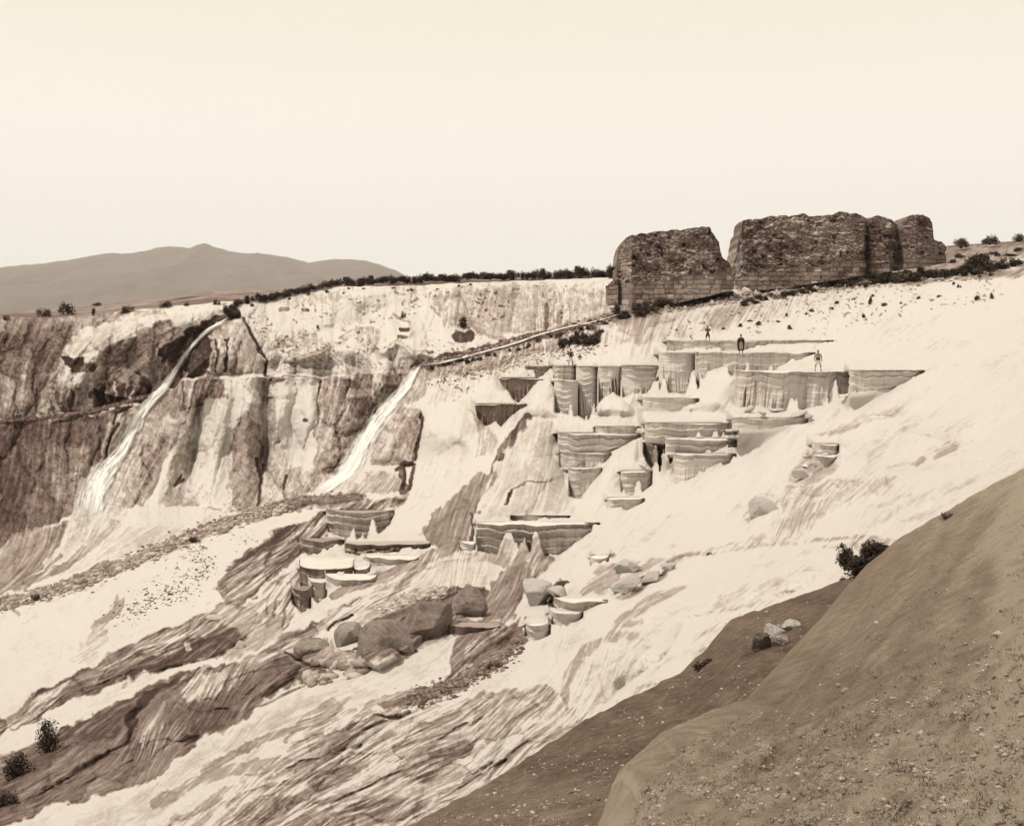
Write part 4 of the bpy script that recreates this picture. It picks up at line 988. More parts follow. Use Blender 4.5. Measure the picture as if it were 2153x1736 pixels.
    Cz = np.r_[np.array(rows_z), Z, np.array(uz)]; Tt = np.r_[np.array(rows_t), T, np.array(ut)]
    def side(k, sg):                                                  # rounded return running back into the hill
        o_ = []
        for q, back in ((.03, .10), (.05, .5), (.05, 1.6)):
            bb = np.maximum(B[:, k], B[:, k] + back); aa = A[:, k] * bb / B[:, k] + sg * q
            o_.append((aa, bb, Cz[:, k], Tt[:, k]))
        return o_
    lft = side(0, -1)[::-1]; rgt = side(-1, 1)
    A = np.column_stack([q[0] for q in lft] + [A] + [q[0] for q in rgt]); B = np.column_stack([q[1] for q in lft] + [B] + [q[1] for q in rgt])
    Cz = np.column_stack([q[2] for q in lft] + [Cz] + [q[2] for q in rgt]); Tt = np.column_stack([q[3] for q in lft] + [Tt] + [q[3] for q in rgt])
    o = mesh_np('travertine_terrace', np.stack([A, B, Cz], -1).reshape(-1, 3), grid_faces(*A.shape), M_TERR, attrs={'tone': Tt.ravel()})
    tag(o, label, 'terrace', group or 'travertine basin terraces')
    PANS[key] = (d0, z0)
    return o
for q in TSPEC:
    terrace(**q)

# ---------------------------------------------------------------- foreground slope
def fore_sheet(name, label, crest, x0, x1, dbot, relief, seed, tone0, step=.8, pw=1.0):
    C = np.array(crest, float)
    pxs = np.arange(x0, x1, step)
    cyy = np.interp(pxs, C[:, 0] / KX, C[:, 1] / KY) + (fbm(pxs / 11, seed, 0, 5) - .5) * 5.0
    cd = np.interp(pxs, C[:, 0] / KX, C[:, 2])
    ker = np.hanning(61); ker /= ker.sum(); cd = np.convolve(np.pad(cd, 30, 'edge'), ker, 'valid')
    ker = np.hanning(7); ker /= ker.sum(); cyy = np.convolve(np.pad(cyy, 3, 'reflect', reflect_type='odd'), ker, 'valid')
    db = np.interp(pxs, [p[0] / KX for p in dbot], [p[1] for p in dbot])
    NRr = int(620 / step * .8)
    tt = np.linspace(0, 1, NRr)[:, None] ** 1.1
    YY = cyy[None] + (905 - cyy[None]) * tt
    YY = np.where(cyy[None] > 900, cyy[None] + 40 * tt, YY)
    XX = np.repeat(pxs[None], NRr, 0)
    iv = 1 / cd[None] + (1 / db[None] - 1 / cd[None]) * tt ** pw
    D = 1 / iv
    rel, tn = relief(XX, YY, D, tt)
    D = D - rel
    x, y, z = ray(XX, YY, D)
    # small ground roughness measured in metres
    z = z + (fbm(x / .8, y / .8, seed, 4) - .5) * .10 * smooth(0, .06, tt) + (fbm(x / .11, y / .11, seed + 3, 3) - .5) * .04 * smooth(0, .03, tt)
    nbk = 10
    q = (np.arange(1, nbk + 1) / nbk)[:, None]
    Db = D[:1] + 7 * q
    zb = z[:1] - 1.2 * q - 4.5 * q ** 2
    xb = x[:1] + 0 * q
    A = np.r_[xb[::-1], x]; B = np.r_[Db[::-1], y]; Cc = np.r_[zb[::-1], z]; Tt = np.r_[np.repeat(tn[:1], nbk, 0), tn]
    o = mesh_np(name, np.stack([A, B, Cc], -1).reshape(-1, 3), grid_faces(*A.shape), M_SOIL, attrs={'tone': np.clip(Tt, .05, 1).ravel()})
    tag(o, label, 'slope', kind='structure')
    return (XX, YY, D, x, y, z)

def rl(XX, YY, P, wd, amp):
    return amp * np.exp(-(line_d(P, XX, YY) / (wd / KX)) ** 2)
def relief_far(XX, YY, D, tt):
    r = rl(XX, YY, [(1880,1190),(1700,1290),(1560,1420),(1400,1530)], 40, .5) + rl(XX, YY, [(1640,1300),(1560,1400),(1480,1450)], 20, -.35)
    ca, sa = -.75, .66; U = XX * ca + YY * sa; Vv = -XX * sa + YY * ca
    r = r + (fbm(U / 80, Vv / 22, 5, 3) - .5) * D * .045
    t = .50 + (fbm(XX / 30 + YY / 50, YY / 12, 2, 4) - .5) * .30 + .16 * smooth(1600 / KY, 1730 / KY, YY)
    t = t + .35 * smooth(.60, .72, fbm(XX / 9, YY / 6, 8, 3)) * smooth(.75, .2, np.abs(XX - 1630 / KX) / 26) * smooth(22, 8, np.abs(YY - 1335 / KY))
    return r * smooth(0, .05, tt), t
def relief_near(XX, YY, D, tt):
    r = 0
    for P, wd, a in [([(2040,1110),(1900,1260),(1790,1420),(1640,1600),(1560,1740)], 36, -.38), ([(2153,1180),(1980,1330),(1860,1500),(1740,1650)], 40, -.30),
                     ([(1960,1180),(1830,1340),(1700,1520),(1500,1640),(1420,1740)], 34, .30), ([(2100,1160),(1920,1320),(1800,1480),(1690,1620)], 34, .25),
                     ([(2153,1350),(2000,1500),(1880,1640)], 44, .22), ([(1640,1500),(1560,1590),(1520,1680)], 30, -.06), ([(1700,1480),(1600,1600),(1560,1700)], 20, .18)]:
        r = r + rl(XX, YY, P, wd, a * 1.1) * np.clip(D / 14, .3, 1.2)
    ca, sa = -.60, .80; U = XX * ca + YY * sa; Vv = -XX * sa + YY * ca
    U = U + 10 * fbm(XX / 40, YY / 40, 2, 3); Vv = Vv + 16 * fbm(XX / 60, YY / 60, 7, 3)
    r = r + (fbm(U / 120, Vv / 24, 3, 3) - .5) * D * .08 
    yl = smooth(1560 / KY, 1736 / KY, YY)
    t = .67 + .16 * smooth(820, 1040, XX) + .12 * smooth(640, 825, YY) + (fbm(U / 60, Vv / 14, 12, 4) - .5) * .34 + .05 * yl + .12 * smooth(960, 1024, XX)
    stony = smooth(.50, .64, fbm(XX / 16, YY / 8, 21, 4)) * smooth(.55, .9, (YY - 560) / 265 + (XX - 700) / 900)
    t = t + .14 * stony
    return r * smooth(0, .05, tt), t
CF = [(700,1860,15),(780,1800,16),(900,1737,17),(1040,1658,19),(1140,1592,21),(1240,1522,22.5),(1350,1468,24),(1450,1418,25),(1520,1352,26),(1560,1302,27),(1640,1274,27),(1740,1240,27),(1840,1200,26.5),(1890,1165,26),(1960,1150,25),(2153,1120,24),(2450,1080,23)]
FA = fore_sheet('slope_behind', 'darker brown stony slope falling from behind the near ridge', CF, 700 / KX, 2153 / KX + 330, [(700,9),(1200,9.5),(1700,8.5),(2450,9)], relief_far, 3.0, .4)
CN = [(1150,2010,6.5),(1250,1900,7),(1300,1815,7.6),(1330,1740,8.3),(1355,1650,9.2),(1430,1572,10.4),(1540,1510,12),(1640,1478,13.2),(1700,1400,15),(1790,1290,18),(1860,1198,20.5),(1890,1166,21.5),(1920,1140,22),(1960,1106,22.5),(2040,1060,22),(2100,1026,21),(2153,998,20),(2300,930,18),(2450,880,16)]
FB = fore_sheet('slope', 'near brown stony slope in the lower right corner', CN, 1150 / KX, 2153 / KX + 380, [(1150,5.2),(1400,5.0),(1800,4.4),(2450,3.7)], relief_near, 6.0, .5, step=.75)

# stones of the foreground
def stones_mesh(name, P, S, mat, tones, seed=0, flat=.6, sub=1):
    bm = bmesh.new(); bmesh.ops.create_icosphere(bm, subdivisions=sub, radius=1)
    V = np.array([v.co for v in bm.verts]); Fc = np.array([[v.index for v in f.verts] for f in bm.faces]); bm.free()
    r = np.random.default_rng(seed); n = len(P)
    a = r.random(n) * 6.28; c, s_ = np.cos(a), np.sin(a)
    sc = S[:, None] * np.stack([.7 + .7 * r.random(n), .7 + .7 * r.random(n), flat * (.6 + .7 * r.random(n))], -1)
    W = V[None] * (1 + .42 * (r.random((n, len(V), 1)) - .5) * 2) * sc[:, None]
    R = np.stack([W[..., 0] * c[:, None] - W[..., 1] * s_[:, None], W[..., 0] * s_[:, None] + W[..., 1] * c[:, None], W[..., 2]], -1) + P[:, None]
    Fa = (Fc[None] + (np.arange(n) * len(V))[:, None, None]).reshape(-1, 3)
    return mesh_np(name, R.reshape(-1, 3), Fa, mat, attrs={'tone': np.repeat(tones, len(V))}, shade=False)
def scatter(sheet, n, seed, wfun, smin, smax):
    XX, YY, D, x, y, z = sheet
    r = np.random.default_rng(seed)
    wgt = (wfun(XX, YY)).ravel() * (np.ravel(XX) < 1060) * (np.ravel(YY) < 850)
    cs = np.cumsum(wgt); idx = np.searchsorted(cs, r.random(n) * cs[-1])
    idx = np.clip(idx, 0, wgt.size - 1)
    P = np.stack([x.ravel()[idx], y.ravel()[idx], z.ravel()[idx]], -1) + r.normal(0, .02, (n, 3)) * [1, 1, 0]
    S = smin + (smax - smin) * r.random(n) ** 5
    return P, S, idx, r
def wn(XX, YY):
    st = smooth(.46, .62, fbm(XX / 16, YY / 8, 21, 4))
    return .12 + st * smooth(.45, .95, (YY - 520) / 300 + (XX - 700) / 1100) * 2.2
P, S, idx, r = scatter(FB, 9000, 5, wn, .003, .020)
tag(stones_mesh('pebbles', P, S, M_STONE, .38 + .42 * r.random(len(P)) ** 1.8, 5), 'pale pebbles strewn over the near slope', 'pebbles', kind='stuff')
P, S, idx, r = scatter(FA, 6000, 6, lambda X, Y: .3 + smooth(.5, .7, fbm(X / 20, Y / 9, 31, 3)) * 1.5, .008, .04)
tag(stones_mesh('pebbles', P, S, M_STONE, .42 + .4 * r.random(len(P)) ** 1.5, 6), 'small stones strewn over the darker slope behind the ridge', 'pebbles', kind='stuff')

P, S, idx, r = scatter(FB, 240, 25, lambda X, Y: .3 + smooth(.45, .7, fbm(X / 20, Y / 10, 61, 3)) * 1.5, .010, .048)
tag(stones_mesh('pebbles', P - [0, 0, .008], S, M_STONE, .40 + .38 * r.random(len(P)), 25), 'larger half buried stones on the near slope', 'pebbles', kind='stuff')
# dry grass and twigs of the foreground
def tufts(sheet, n, seed, wfun, hmin, hmax, label):
    P, S, idx, r = scatter(sheet, n, seed, wfun, hmin, hmax)
    k = 7; m = n * k
    base = np.repeat(P, k, 0) + r.normal(0, .02, (m, 3)) * [1, 1, .1]
    a = r.random(m) * 6.28; L = np.repeat(S + hmin, k) * (.5 + .8 * r.random(m)); ln = .3 + .9 * r.random(m)
    dirv = np.stack([np.cos(a) * ln, np.sin(a) * ln, np.ones(m)], -1); dirv /= np.linalg.norm(dirv, axis=1)[:, None]
    side = np.stack([-np.sin(a), np.cos(a), np.zeros(m)], -1) * .0035
    tip = base + dirv * L[:, None]
    co = np.stack([base - side, base + side, tip], 1).reshape(-1, 3)
    fa = np.arange(m * 3).reshape(-1, 3)
    o = mesh_np('dry_grass', co, fa, M_GRASS, attrs={'tone': np.repeat(r.random(m), 3)}, shade=False)
    tag(o, label, 'grass', kind='stuff')
M_GRASS = leaf_mat('dry_grass', (0.08, 0.058, 0.040), (0.24, 0.19, 0.135))
tufts(FB, 2600, 15, lambda X, Y: .1 + smooth(.48, .66, fbm(X / 22, Y / 12, 41, 4)),   .008, .035, 'thin dry grass on the near slope')
tufts(FA, 1400, 16, lambda X, Y: .1 + smooth(.5, .66, fbm(X / 22, Y / 12, 51, 4)),   .015, .06, 'thin dry grass on the darker slope behind the ridge')

# ---------------------------------------------------------------- boulders and rubble
def fd(sheet, X, Y):
    XX, YY, D = sheet[:3]
    k = np.argmin((XX - X / KX) ** 2 + (YY - Y / KY) ** 2)
    return float(D.ravel()[k])
def boulder(label, box, seed, tone, depth=1.0, flat=1.0, group=None, tilt=0.0, name='boulder', sub=5, push=0.0, lay=0.0, d=None):
    xa, ya, xb, yb = box
    d = (d or dm((xa + xb) / 2, yb - .1 * (yb - ya))) + push
    c = P3((xa + xb) / 2, (ya + yb) / 2, d)
    wx = (xb - xa) / KX * d / F / 2; wz = (yb - ya) / KY * d / F / 2; wy = depth * (wx + wz) / 2
    bm = bmesh.new(); bmesh.ops.create_icosphere(bm, subdivisions=sub, radius=1)
    V = np.array([v.co for v in bm.verts]); Fc = np.array([[v.index for v in f.verts] for f in bm.faces]); bm.free()
    rr = np.random.default_rng(seed)
    for i in range(14):                                  # planes knock off facets
        nrm = rr.normal(size=3); nrm /= np.linalg.norm(nrm); h = .46 + .28 * rr.random()
        dt = V @ nrm; ex = np.maximum(dt - h, 0)
        V = V - ex[:, None] * nrm * .9
    q = V * 1.5 + seed * 7.1
    w1, w2, _ = worley(q[:, 0] * 1.1 + q[:, 1] * .7, q[:, 2] * 1.5 + q[:, 1] * .4, seed)
    crack = smooth(.05, 0, w2 - w1) * smooth(.5, .6, fbm(q[:, 0], q[:, 1] + 3, q[:, 2], 3))
    r_ = 1 + .22 * (fbm(q[:, 0], q[:, 1], q[:, 2], 4) - .5) + .13 * (fbm(q[:, 0] * 4, q[:, 1] * 4, q[:, 2] * 6, 4) - .5) - .04 * crack
    V = V * r_[:, None]
    if lay: V = V * (1 + lay * (vnoise(V[:, 2] * 7 + V[:, 0], seed) - .5))[:, None]
    T = tone + .40 * (fbm(q[:, 0] * 1.3, q[:, 1] * 1.3, q[:, 2] * 1.3, 5) - .5) - .22 * crack + .34 * (fbm((q[:, 0] + q[:, 2] * .5) * 9, q[:, 1] * 9, q[:, 2] * 1.5, 4) - .5)
    V = V / np.abs(V).max(0) * [wx, wy, wz]
    ct, st = math.cos(tilt), math.sin(tilt)
    V = np.stack([V[:, 0] * ct - V[:, 2] * st, V[:, 1], V[:, 0] * st + V[:, 2] * ct], -1)
    o = mesh_np(name, V, Fc, M_ROCK, attrs={'tone': np.clip(T + .04 + .22 * (tone > .75), .05, 1.2)})
    o.location = c
    tag(o, label, 'boulder' if name == 'boulder' else 'slab', group)
    return o
boulder('big rounded dark boulder with a cracked pale lower face above the rubble', (752,1302,882,1411), 3, .56, 1.1, push=1.9)
boulder('brown block leaning left over the dark hollow', (686,1306,772,1372), 4, .64, 1.1, push=1.6)
boulder('broken wedge of brown rock left of the dark hollow', (604,1343,694,1402), 5, .64, .9, push=1.5)
boulder('large brown outcrop rock with a dark split on its upper right', (826,1256,972,1362), 6, .52, 1.0, push=1.6, tilt=.25)
boulder('flat topped brown rock at the upper end of the outcrop', (920,1234,1026,1322), 7, .55, .9, push=1.6, lay=.10)
boulder('overhanging half grey half white boulder with a dark underside', (1093,1216,1166,1280), 8, .90, 1.0, push=.5)
boulder('bulbous white lumps right of the overhanging boulder', (1150,1232,1192,1262), 9, .95, .9, push=.5)
boulder('long cracked pale slab rising to the right', (1282,1212,1352,1256), 10, .93, .9, tilt=.35, push=.6)
boulder('blocky pale rock behind the cracked slab', (1345,1196,1392,1232), 11, .95, .9, tilt=.3, push=.6)
boulder('small pale block at the top end of the cracked rocks', (1390,1180,1424,1204), 12, .93, .9, tilt=.3, push=.5)
boulder('cracked grey rock with a vertical split above the pale slab', (1286,1168,1350,1212), 13, .88, .9, push=.9)
boulder('small rounded white rock on the edge of the brown flow', (432,1292,478,1304), 14, .9, .9, push=.2)
boulder('smooth white rounded rock at the narrow neck of the brown flow', (494,1344,520,1364), 15, .85, .9, push=.1)
boulder('pale cracked hump on the white slope above the streaked lobe', (1568,1042,1640,1100), 16, .95, .9, push=1.6)
boulder('small jumbled rock under the lone two tier block', (1664,985,1704,1012), 17, .9, .9, push=.2)
for i, (bx_, t_, lb) in enumerate([((1574,1322,1622,1372), .42, 'dark jagged rock at the lower end of the crumbling outcrop'), ((1600,1308,1652,1350), .86, 'largest pale rock of the crumbling outcrop on the darker slope'),
        ((1640,1302,1684,1330), .80, 'flat pale rock at the upper end of the crumbling outcrop'), ((1622,1332,1664,1360), .70, 'greyish rock wedged under the pale ones of the outcrop')]):
    boulder(lb, bx_, 60 + i, t_, .8, tilt=.3, d=fd(FA, (bx_[0] + bx_[2]) / 2, bx_[3] - 6) + .1)
# slabs broken from the fringed terrace
for i, (a, b, c2, e, tl, lb) in enumerate([(1562,852,1590,868,.5,'tilted slab leaning at the left foot of the fringed terrace'), (1592,864,1614,874,-.3,'small slab fallen beside the tilted one'),
        (1615,856,1650,866,.1,'flat slab lying close under the fringed wall'), (1652,866,1700,878,.25,'longest broken slab below the fringed wall'), (1690,868,1712,880,-.2,'end slab right of the longest broken slab')]):
    boulder(lb, (a, b, c2, e), 40 + i, .86, 1.2, tilt=tl, name='rock_slab', sub=3, push=-.5)

def rubble(label, path, wd, n, smin, smax, seed, tones, up=0.0, mat=None):
    P_ = np.array(path, float); seg = np.hypot(*np.diff(P_, axis=0).T); cum = np.r_[0, np.cumsum(seg)]
    r = np.random.default_rng(seed); tt = r.random(n) * cum[-1]
    X = np.interp(tt, cum, P_[:, 0]); Y = np.interp(tt, cum, P_[:, 1])
    X = X + r.normal(0, wd * .5, n); Y = Y + r.normal(0, wd * .42, n)
    d = samp(DM, X / KX, Y / KY)
    x, y, z = ray(X / KX, Y / KY, d)
    S = smin + (smax - smin) * r.random(n) ** 2.5
    o = stones_mesh('rubble', np.stack([x, y, z + up * S], -1), S, M_STONE, tones[0] + (tones[1] - tones[0]) * r.random(n), seed, .7)
    return tag(o, label, 'rubble', kind='stuff')
rubble('loose stones along the bank that slants up across the white apron', [(-60,1282),(60,1258),(170,1225),(250,1192),(340,1155),(430,1116),(520,1084),(620,1056)], 16, 3200, .07, .34, 1, (.35,.85))
rubble('stones piled along the upper end of the slanting bank', [(560,1070),(640,1052),(690,1047),(752,1046)], 9, 900, .08, .32, 2, (.25,.6))
rubble('jumble of broken stones below the dark hollow', [(684,1384),(720,1392),(758,1400)], 20, 420, .05, .42, 3, (.45,.85), .1)
rubble('stones lying at the foot of the jumble on white rock', [(640,1430),(690,1425)], 14, 60, .06, .3, 4, (.4,.8), .3)
rubble('dark stones along the stream bank', [(885,772),(1000,742),(1100,716),(1200,692),(1330,655)], 10, 900, .08, .32, 5, (.25,.6), .2)
rubble('pale blocks fallen below the ruined walls', [(1545,612),(1620,615),(1700,600),(1760,585),(1850,572),(1960,560)], 18, 420, .12, .55, 6, (.55,.95), .2)
rubble('small stones on the shelf edge under the ruins', [(1400,650),(1520,632),(1640,618),(1760,606),(1900,594),(2100,575)], 10, 900, .08, .32, 7, (.35,.9), .1)
rubble('rubble filling the gap between the two ruins', [(1536,575),(1548,590),(1552,603),(1600,606)], 10, 420, .12, .5, 8, (.6,.95), .3)
rubble('small stones along the ledge path of the left cliff', [(-40,892),(60,882),(180,868),(260,848),(318,833)], 5, 900, .08, .3, 9, (.2,.5), .1)
rubble('broken crust lying on the pale band above the brown outcrop', [(800,1285),(860,1255),(930,1245)], 14, 360, .05, .22, 10, (.6,.9), .1)
rubble('small dark stones on the loose soil wedge', [(860,1475),(960,1440),(1050,1395),(1100,1345)], 22, 900, .03, .12, 11, (.2,.6), .1)
rubble('dark grit scattered over the white apron', [(400,1140),(440,1200),(330,1260),(250,1290)], 34, 420, .04, .13, 12, (.2,.5), .1)
rubble('small stones and tufts of crust on the slope left of the figures', [(920,800),(1000,780),(1100,755),(1180,742),(1260,730)], 22, 700, .05, .22, 13, (.3,.7), .1)
# ---------------------------------------------------------------- ruins
def ruin(name, label, top, bot, x0, x1, dep, thick, split, seed, pale, res=.085):
    """wall solid; top and bot are outlines, dep gives the distance of its face, split(X) the row where squared blocks begin"""
    root = empty(name, P3((x0 + x1) / 2, float(np.interp((x0 + x1) / 2, [p[0] for p in bot], [p[1] for p in bot])), float(np.interp((x0 + x1) / 2, [p[0] for p in dep], [p[1] for p in dep]))))
    tag(root, label, 'ruin')
    tp = np.array(top, float); bt = np.array(bot, float); dp = np.array(dep, float); spl = np.array(split, float)
    dmid = dp[:, 1].mean(); mpx = dmid / F
    n = int((x1 - x0) / KX * mpx / res)
    X = np.linspace(x0, x1, n)
    wm = X / KX * mpx
    T0 = np.interp(X, tp[:, 0], tp[:, 1]) + (fbm(wm / .55, seed, 0, 3) - .5) * 5.5
    B0 = np.interp(X, bt[:, 0], bt[:, 1]) + 8; S0 = np.minimum(np.interp(X, spl[:, 0], spl[:, 1]), B0)
    S0 = np.maximum(S0, T0 + .5)
    dd = np.interp(X, dp[:, 0], dp[:, 1])
    def part(pname, Ya, Yb, ch, bw, dep_amp, joint, tone, rough_, ao):
        hm = (Yb - Ya).max() / KY * mpx
        m = max(6, int(hm / res)); v = np.linspace(0, 1, m)[:, None]
        YY = Ya[None] + (Yb - Ya)[None] * v
        zz = (HZ - YY / KY) / F * dd[None]
        zw = zz + .18 * (fbm(wm[None] / 2.5, zz / 2.5, seed, 2) - .5) * rough_
        row = np.floor(zw / ch); off = hash3(row, row * 0 + seed, row * 0) * bw
        bwid = bw * (.7 + .6 * hash3(row, row * 0 + 5, row * 0))
        colm = np.floor((wm[None] + off) / bwid)
        fz = zw / ch - row; fx_ = (wm[None] + off) / bwid - colm
        hsh = hash3(colm, row, colm * 0 + seed); hsh2 = hash3(colm, row, colm * 0 + seed + 9)
        ed = np.minimum(np.minimum(fz, 1 - fz) * ch, np.minimum(fx_, 1 - fx_) * bwid)
        jo = 1 - smooth(0, joint, ed)
        big = fbm(wm[None] / 2.2, zz / 1.8, seed + 3, 4)
        if pname == 'rubble_wall':                       # uneven field stones
            wq = wm[None] + .25 * (fbm(wm[None] / .8, zz / .8, seed + 40, 2) - .5); zq = zz + .3 * (fbm(wm[None] / 1.5, zz / 1.0, seed + 41, 3) - .5)
            e1, e2, hsh = worley(wq / .62, zq / .33, seed); hsh2 = (hsh * 7.31) % 1.0
            jo = smooth(.20, .04, e2 - e1)
        hole = smooth(.70, .76, fbm(wm[None] / .9, zz / .7, seed + 50, 3)) * rough_
        outw = (hsh - .5) * dep_amp - jo * .16 - .5 * hole + (big - .5) * .9 * rough_ + (fbm(wm[None] / .3, zz / .25, seed, 3) - .5) * .28 * rough_
        D = dd[None] - outw
        T = tone + (hsh2 - .5) * .22 - jo * .14 + (big - .5) * .50 - .15 * hole + .22 * smooth(.86, .93, hsh)
        for (cx_, cy_, rw, rh, dt) in pale:
            T = T + dt * np.exp(-((X[None] - cx_) / rw) ** 2 - ((YY - cy_) / rh) ** 2)
        x = np.repeat(((X / KX - 512) / F * dd)[None], m, 0)
        # back face and top
        lean = .25 * (hash3(np.floor(X / 5), np.zeros(n), np.zeros(n)) - .5)
        Xs = [x]; Ys = [D]; Zs = [zz]; Ts = [T]
        tx = x[:1]; k = 8
        for q in np.linspace(0, 1, k)[1:]:
            Xs.insert(0, tx); Ys.insert(0, D[:1] + thick * q)
            Zs.insert(0, zz[:1] - .25 * (2 * q - 1) ** 2 * 0 - .35 * q + .5 * (fbm(wm[None] / .8, q * 4 + seed, 0, 3) - .5)); Ts.insert(0, T[:1] + .12 * (hsh[:1] - .5))
        Xs.insert(0, tx); Ys.insert(0, D[:1] + thick); Zs.insert(0, zz[-1:]); Ts.insert(0, T[:1])
        A = np.concatenate(Xs); Bq = np.concatenate(Ys); Cq = np.concatenate(Zs); Tq = np.concatenate(Ts)
        # end caps
        def cap(side):
            a = A[:, side]; b = Bq[:, side]; c = Cq[:, side]; t_ = Tq[:, side]
            cols = []
            for q in (.33, .66, 1.0):
                bb = np.maximum(b, b.min() + thick * q) if False else b + (b.max() - b) * q
                cols.append((a + 0 * q, bb, c, t_ + .1 * (vnoise(c / .3, q * 3) - .5)))
            return cols
        cl_, cr_ = cap(0), cap(-1)
        A = np.column_stack([cl_[2][0], cl_[1][0], cl_[0][0], A, cr_[0][0], cr_[1][0], cr_[2][0]])
        Bq = np.column_stack([cl_[2][1], cl_[1][1], cl_[0][1], Bq, cr_[0][1], cr_[1][1], cr_[2][1]])
        Cq = np.column_stack([cl_[2][2], cl_[1][2], cl_[0][2], Cq, cr_[0][2], cr_[1][2], cr_[2][2]])
        Tq = np.column_stack([cl_[2][3], cl_[1][3], cl_[0][3], Tq, cr_[0][3], cr_[1][3], cr_[2][3]])
        L = root.location
        co = np.stack([A - L.x, Bq - L.y, Cq - L.z], -1).reshape(-1, 3)
        mesh_np(pname, co, grid_faces(*A.shape), M_MASON, parent=root, attrs={'tone': np.clip(Tq, .08, .9).ravel()}, shade=False)
    part('rubble_wall', T0, S0, .30, .55, .34, .05, .46, 1.0, 0)
    part('squared_block_base', S0, B0, .62, 1.15, .10, .06, .49, .35, 0)
    return root
ruin('ruined_wall', 'squat ruined stone wall with a sloping top, left of the gap', 
     [(1297,560),(1298.5,532),(1303,515),(1308,508),(1316,500),(1326,493.5),(1380,487),(1440,481),(1488,475.5),(1492,477),(1499,489),(1506,500),(1513,511),(1514.5,529),(1520,540),(1527,547),(1533,551),(1537,562),(1540,590),(1543,600)],
     [(1297,640),(1330,646),(1420,630),(1500,612),(1543,600)], 1297, 1543, [(1297,143.5),(1324,140),(1327,138.5),(1512,138.5),(1543,141)], 6,
     [(1297,600),(1330,596),(1400,590),(1440,578),(1543,572)], 3,
     [(1312,590,14,60,.16), (1400,620,60,14,.05), (1480,600,14,20,.06), (1390,500,60,8,.08)])
ruin('ruined_wall', 'long ruined stone wall with a crumbling top and a rounded tower stump',
     [(1541,560),(1545,545),(1550,528),(1553,505),(1556,491),(1561,484),(1563,461),(1600,459),(1628,454),(1655,452),(1663,455),(1675,450),(1692,448),(1702,456),(1722,454),(1750,452),(1764,445.5),(1800,447.5),(1813,452.5),(1824,459.5),(1834,457),(1845,452),(1860,455),(1874,462),(1882,471),(1893,476),(1899,463),(1910,453),(1925,450),(1940,450.5),(1954,459),(1961,469),(1961.5,482),(1959,490),(1960,498),(1967,505),(1980,508.5),(1990,520)],
     [(1541,598),(1600,602),(1650,598),(1720,586),(1800,574),(1880,562),(1990,545)], 1541, 1990,
     [(1541,148),(1560,146.5),(1640,146.5),(1800,147.5),(1815,148),(1822,150.5),(1832,149.5),(1870,149),(1885,152),(1900,150),(1925,148.5),(1950,150),(1990,154)], 6,
     [(1541,590),(1600,570),(1700,560),(1800,548),(1850,548),(1990,535)], 5,
     [(1552,550,12,60,.26), (1720,480,40,26,.14), (1770,510,30,30,.16), (1700,470,70,7,.12), (1640,500,24,40,.03), (1600,540,30,30,-.06), (1850,530,40,40,-.06), (1935,482,16,18,.05), (1822,520,6,36,-.25), (1720,490,12,5,.22)])
# low masonry running down beside the left ruin
ruin('ruined_wall', 'low worn masonry footing against the left end of the squat ruin',
     [(1278,600),(1284,592),(1292,585),(1300,582)], [(1278,640),(1300,650)], 1278, 1300, [(1278,142.5),(1300,141.8)], 3, [(1278,603),(1300,600)], 8, [(1290,600,20,40,.12)])

# ---------------------------------------------------------------- plants
def shrub_mesh(seed, n, leaf, shape='round'):
    r = np.random.default_rng(seed)
    nc = 30 if n > 1000 else 11; c = r.normal(0, 1, (nc, 3)); c *= (.36 * r.random((nc, 1)) ** .4) / np.linalg.norm(c, axis=1)[:, None]; c[:, 2] = np.abs(c[:, 2]) * 1.3 + .12
    if shape == 'spiky': c[:, 2] *= 1.5; c[:, :2] *= .7
    if shape == 'flat': c[:, 2] *= .5; c[:, 0] *= 1.5
    rad = (.16 + .16 * r.random(nc)) * (.75 if n > 1000 else 1)
    k = r.integers(0, nc, n)
    dv = r.normal(size=(n, 3)); dv /= np.linalg.norm(dv, axis=1)[:, None]
    p = c[k] + dv * (rad[k] * (r.random(n) ** .4))[:, None]
    p[:, 2] = np.maximum(p[:, 2], .0)
    p[:, :2] /= np.abs(p[:, :2]).max() * 2 * .98; p[:, 2] /= p[:, 2].max()
    a = r.normal(size=(n, 3)); a /= np.linalg.norm(a, axis=1)[:, None]
    b = np.cross(a, r.normal(size=(n, 3))); b /= np.linalg.norm(b, axis=1)[:, None]
    s_ = leaf * (.6 + .8 * r.random((n, 1)))
    q = np.stack([p - a * s_, p + b * s_ * .5, p + a * s_, p - b * s_ * .5], 1).reshape(-1, 3)
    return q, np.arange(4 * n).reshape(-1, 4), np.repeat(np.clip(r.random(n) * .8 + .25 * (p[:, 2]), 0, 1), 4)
def mk_data(name, seed, n, leaf, shape, mat):
    q, f, t = shrub_mesh(seed, n, leaf, shape)
    me = bpy.data.meshes.new(name)
    me.vertices.add(len(q)); me.vertices.foreach_set('co', q.astype(np.float32).ravel())
    me.loops.add(f.size); me.loops.foreach_set('vertex_index', f.astype(np.int32).ravel())
    me.polygons.add(len(f)); me.polygons.foreach_set('loop_start', np.arange(0, f.size, 4, dtype=np.int32))
    me.update(calc_edges=True); add_attr(me, 'tone', t); me.materials.append(mat)
    return me
PROTO = [mk_data('shrub', s, 620, .065, sh, M_LEAF) for s, sh in ((1, 'round'), (2, 'round'), (3, 'flat'), (4, 'spiky'), (5, 'flat'), (6, 'round'))]
PROTO2 = [mk_data('shrub', s + 20, 620, .075, sh, M_LEAF2) for s, sh in ((1, 'round'), (2, 'flat'), (3, 'spiky'))]
rs = random.Random(11)
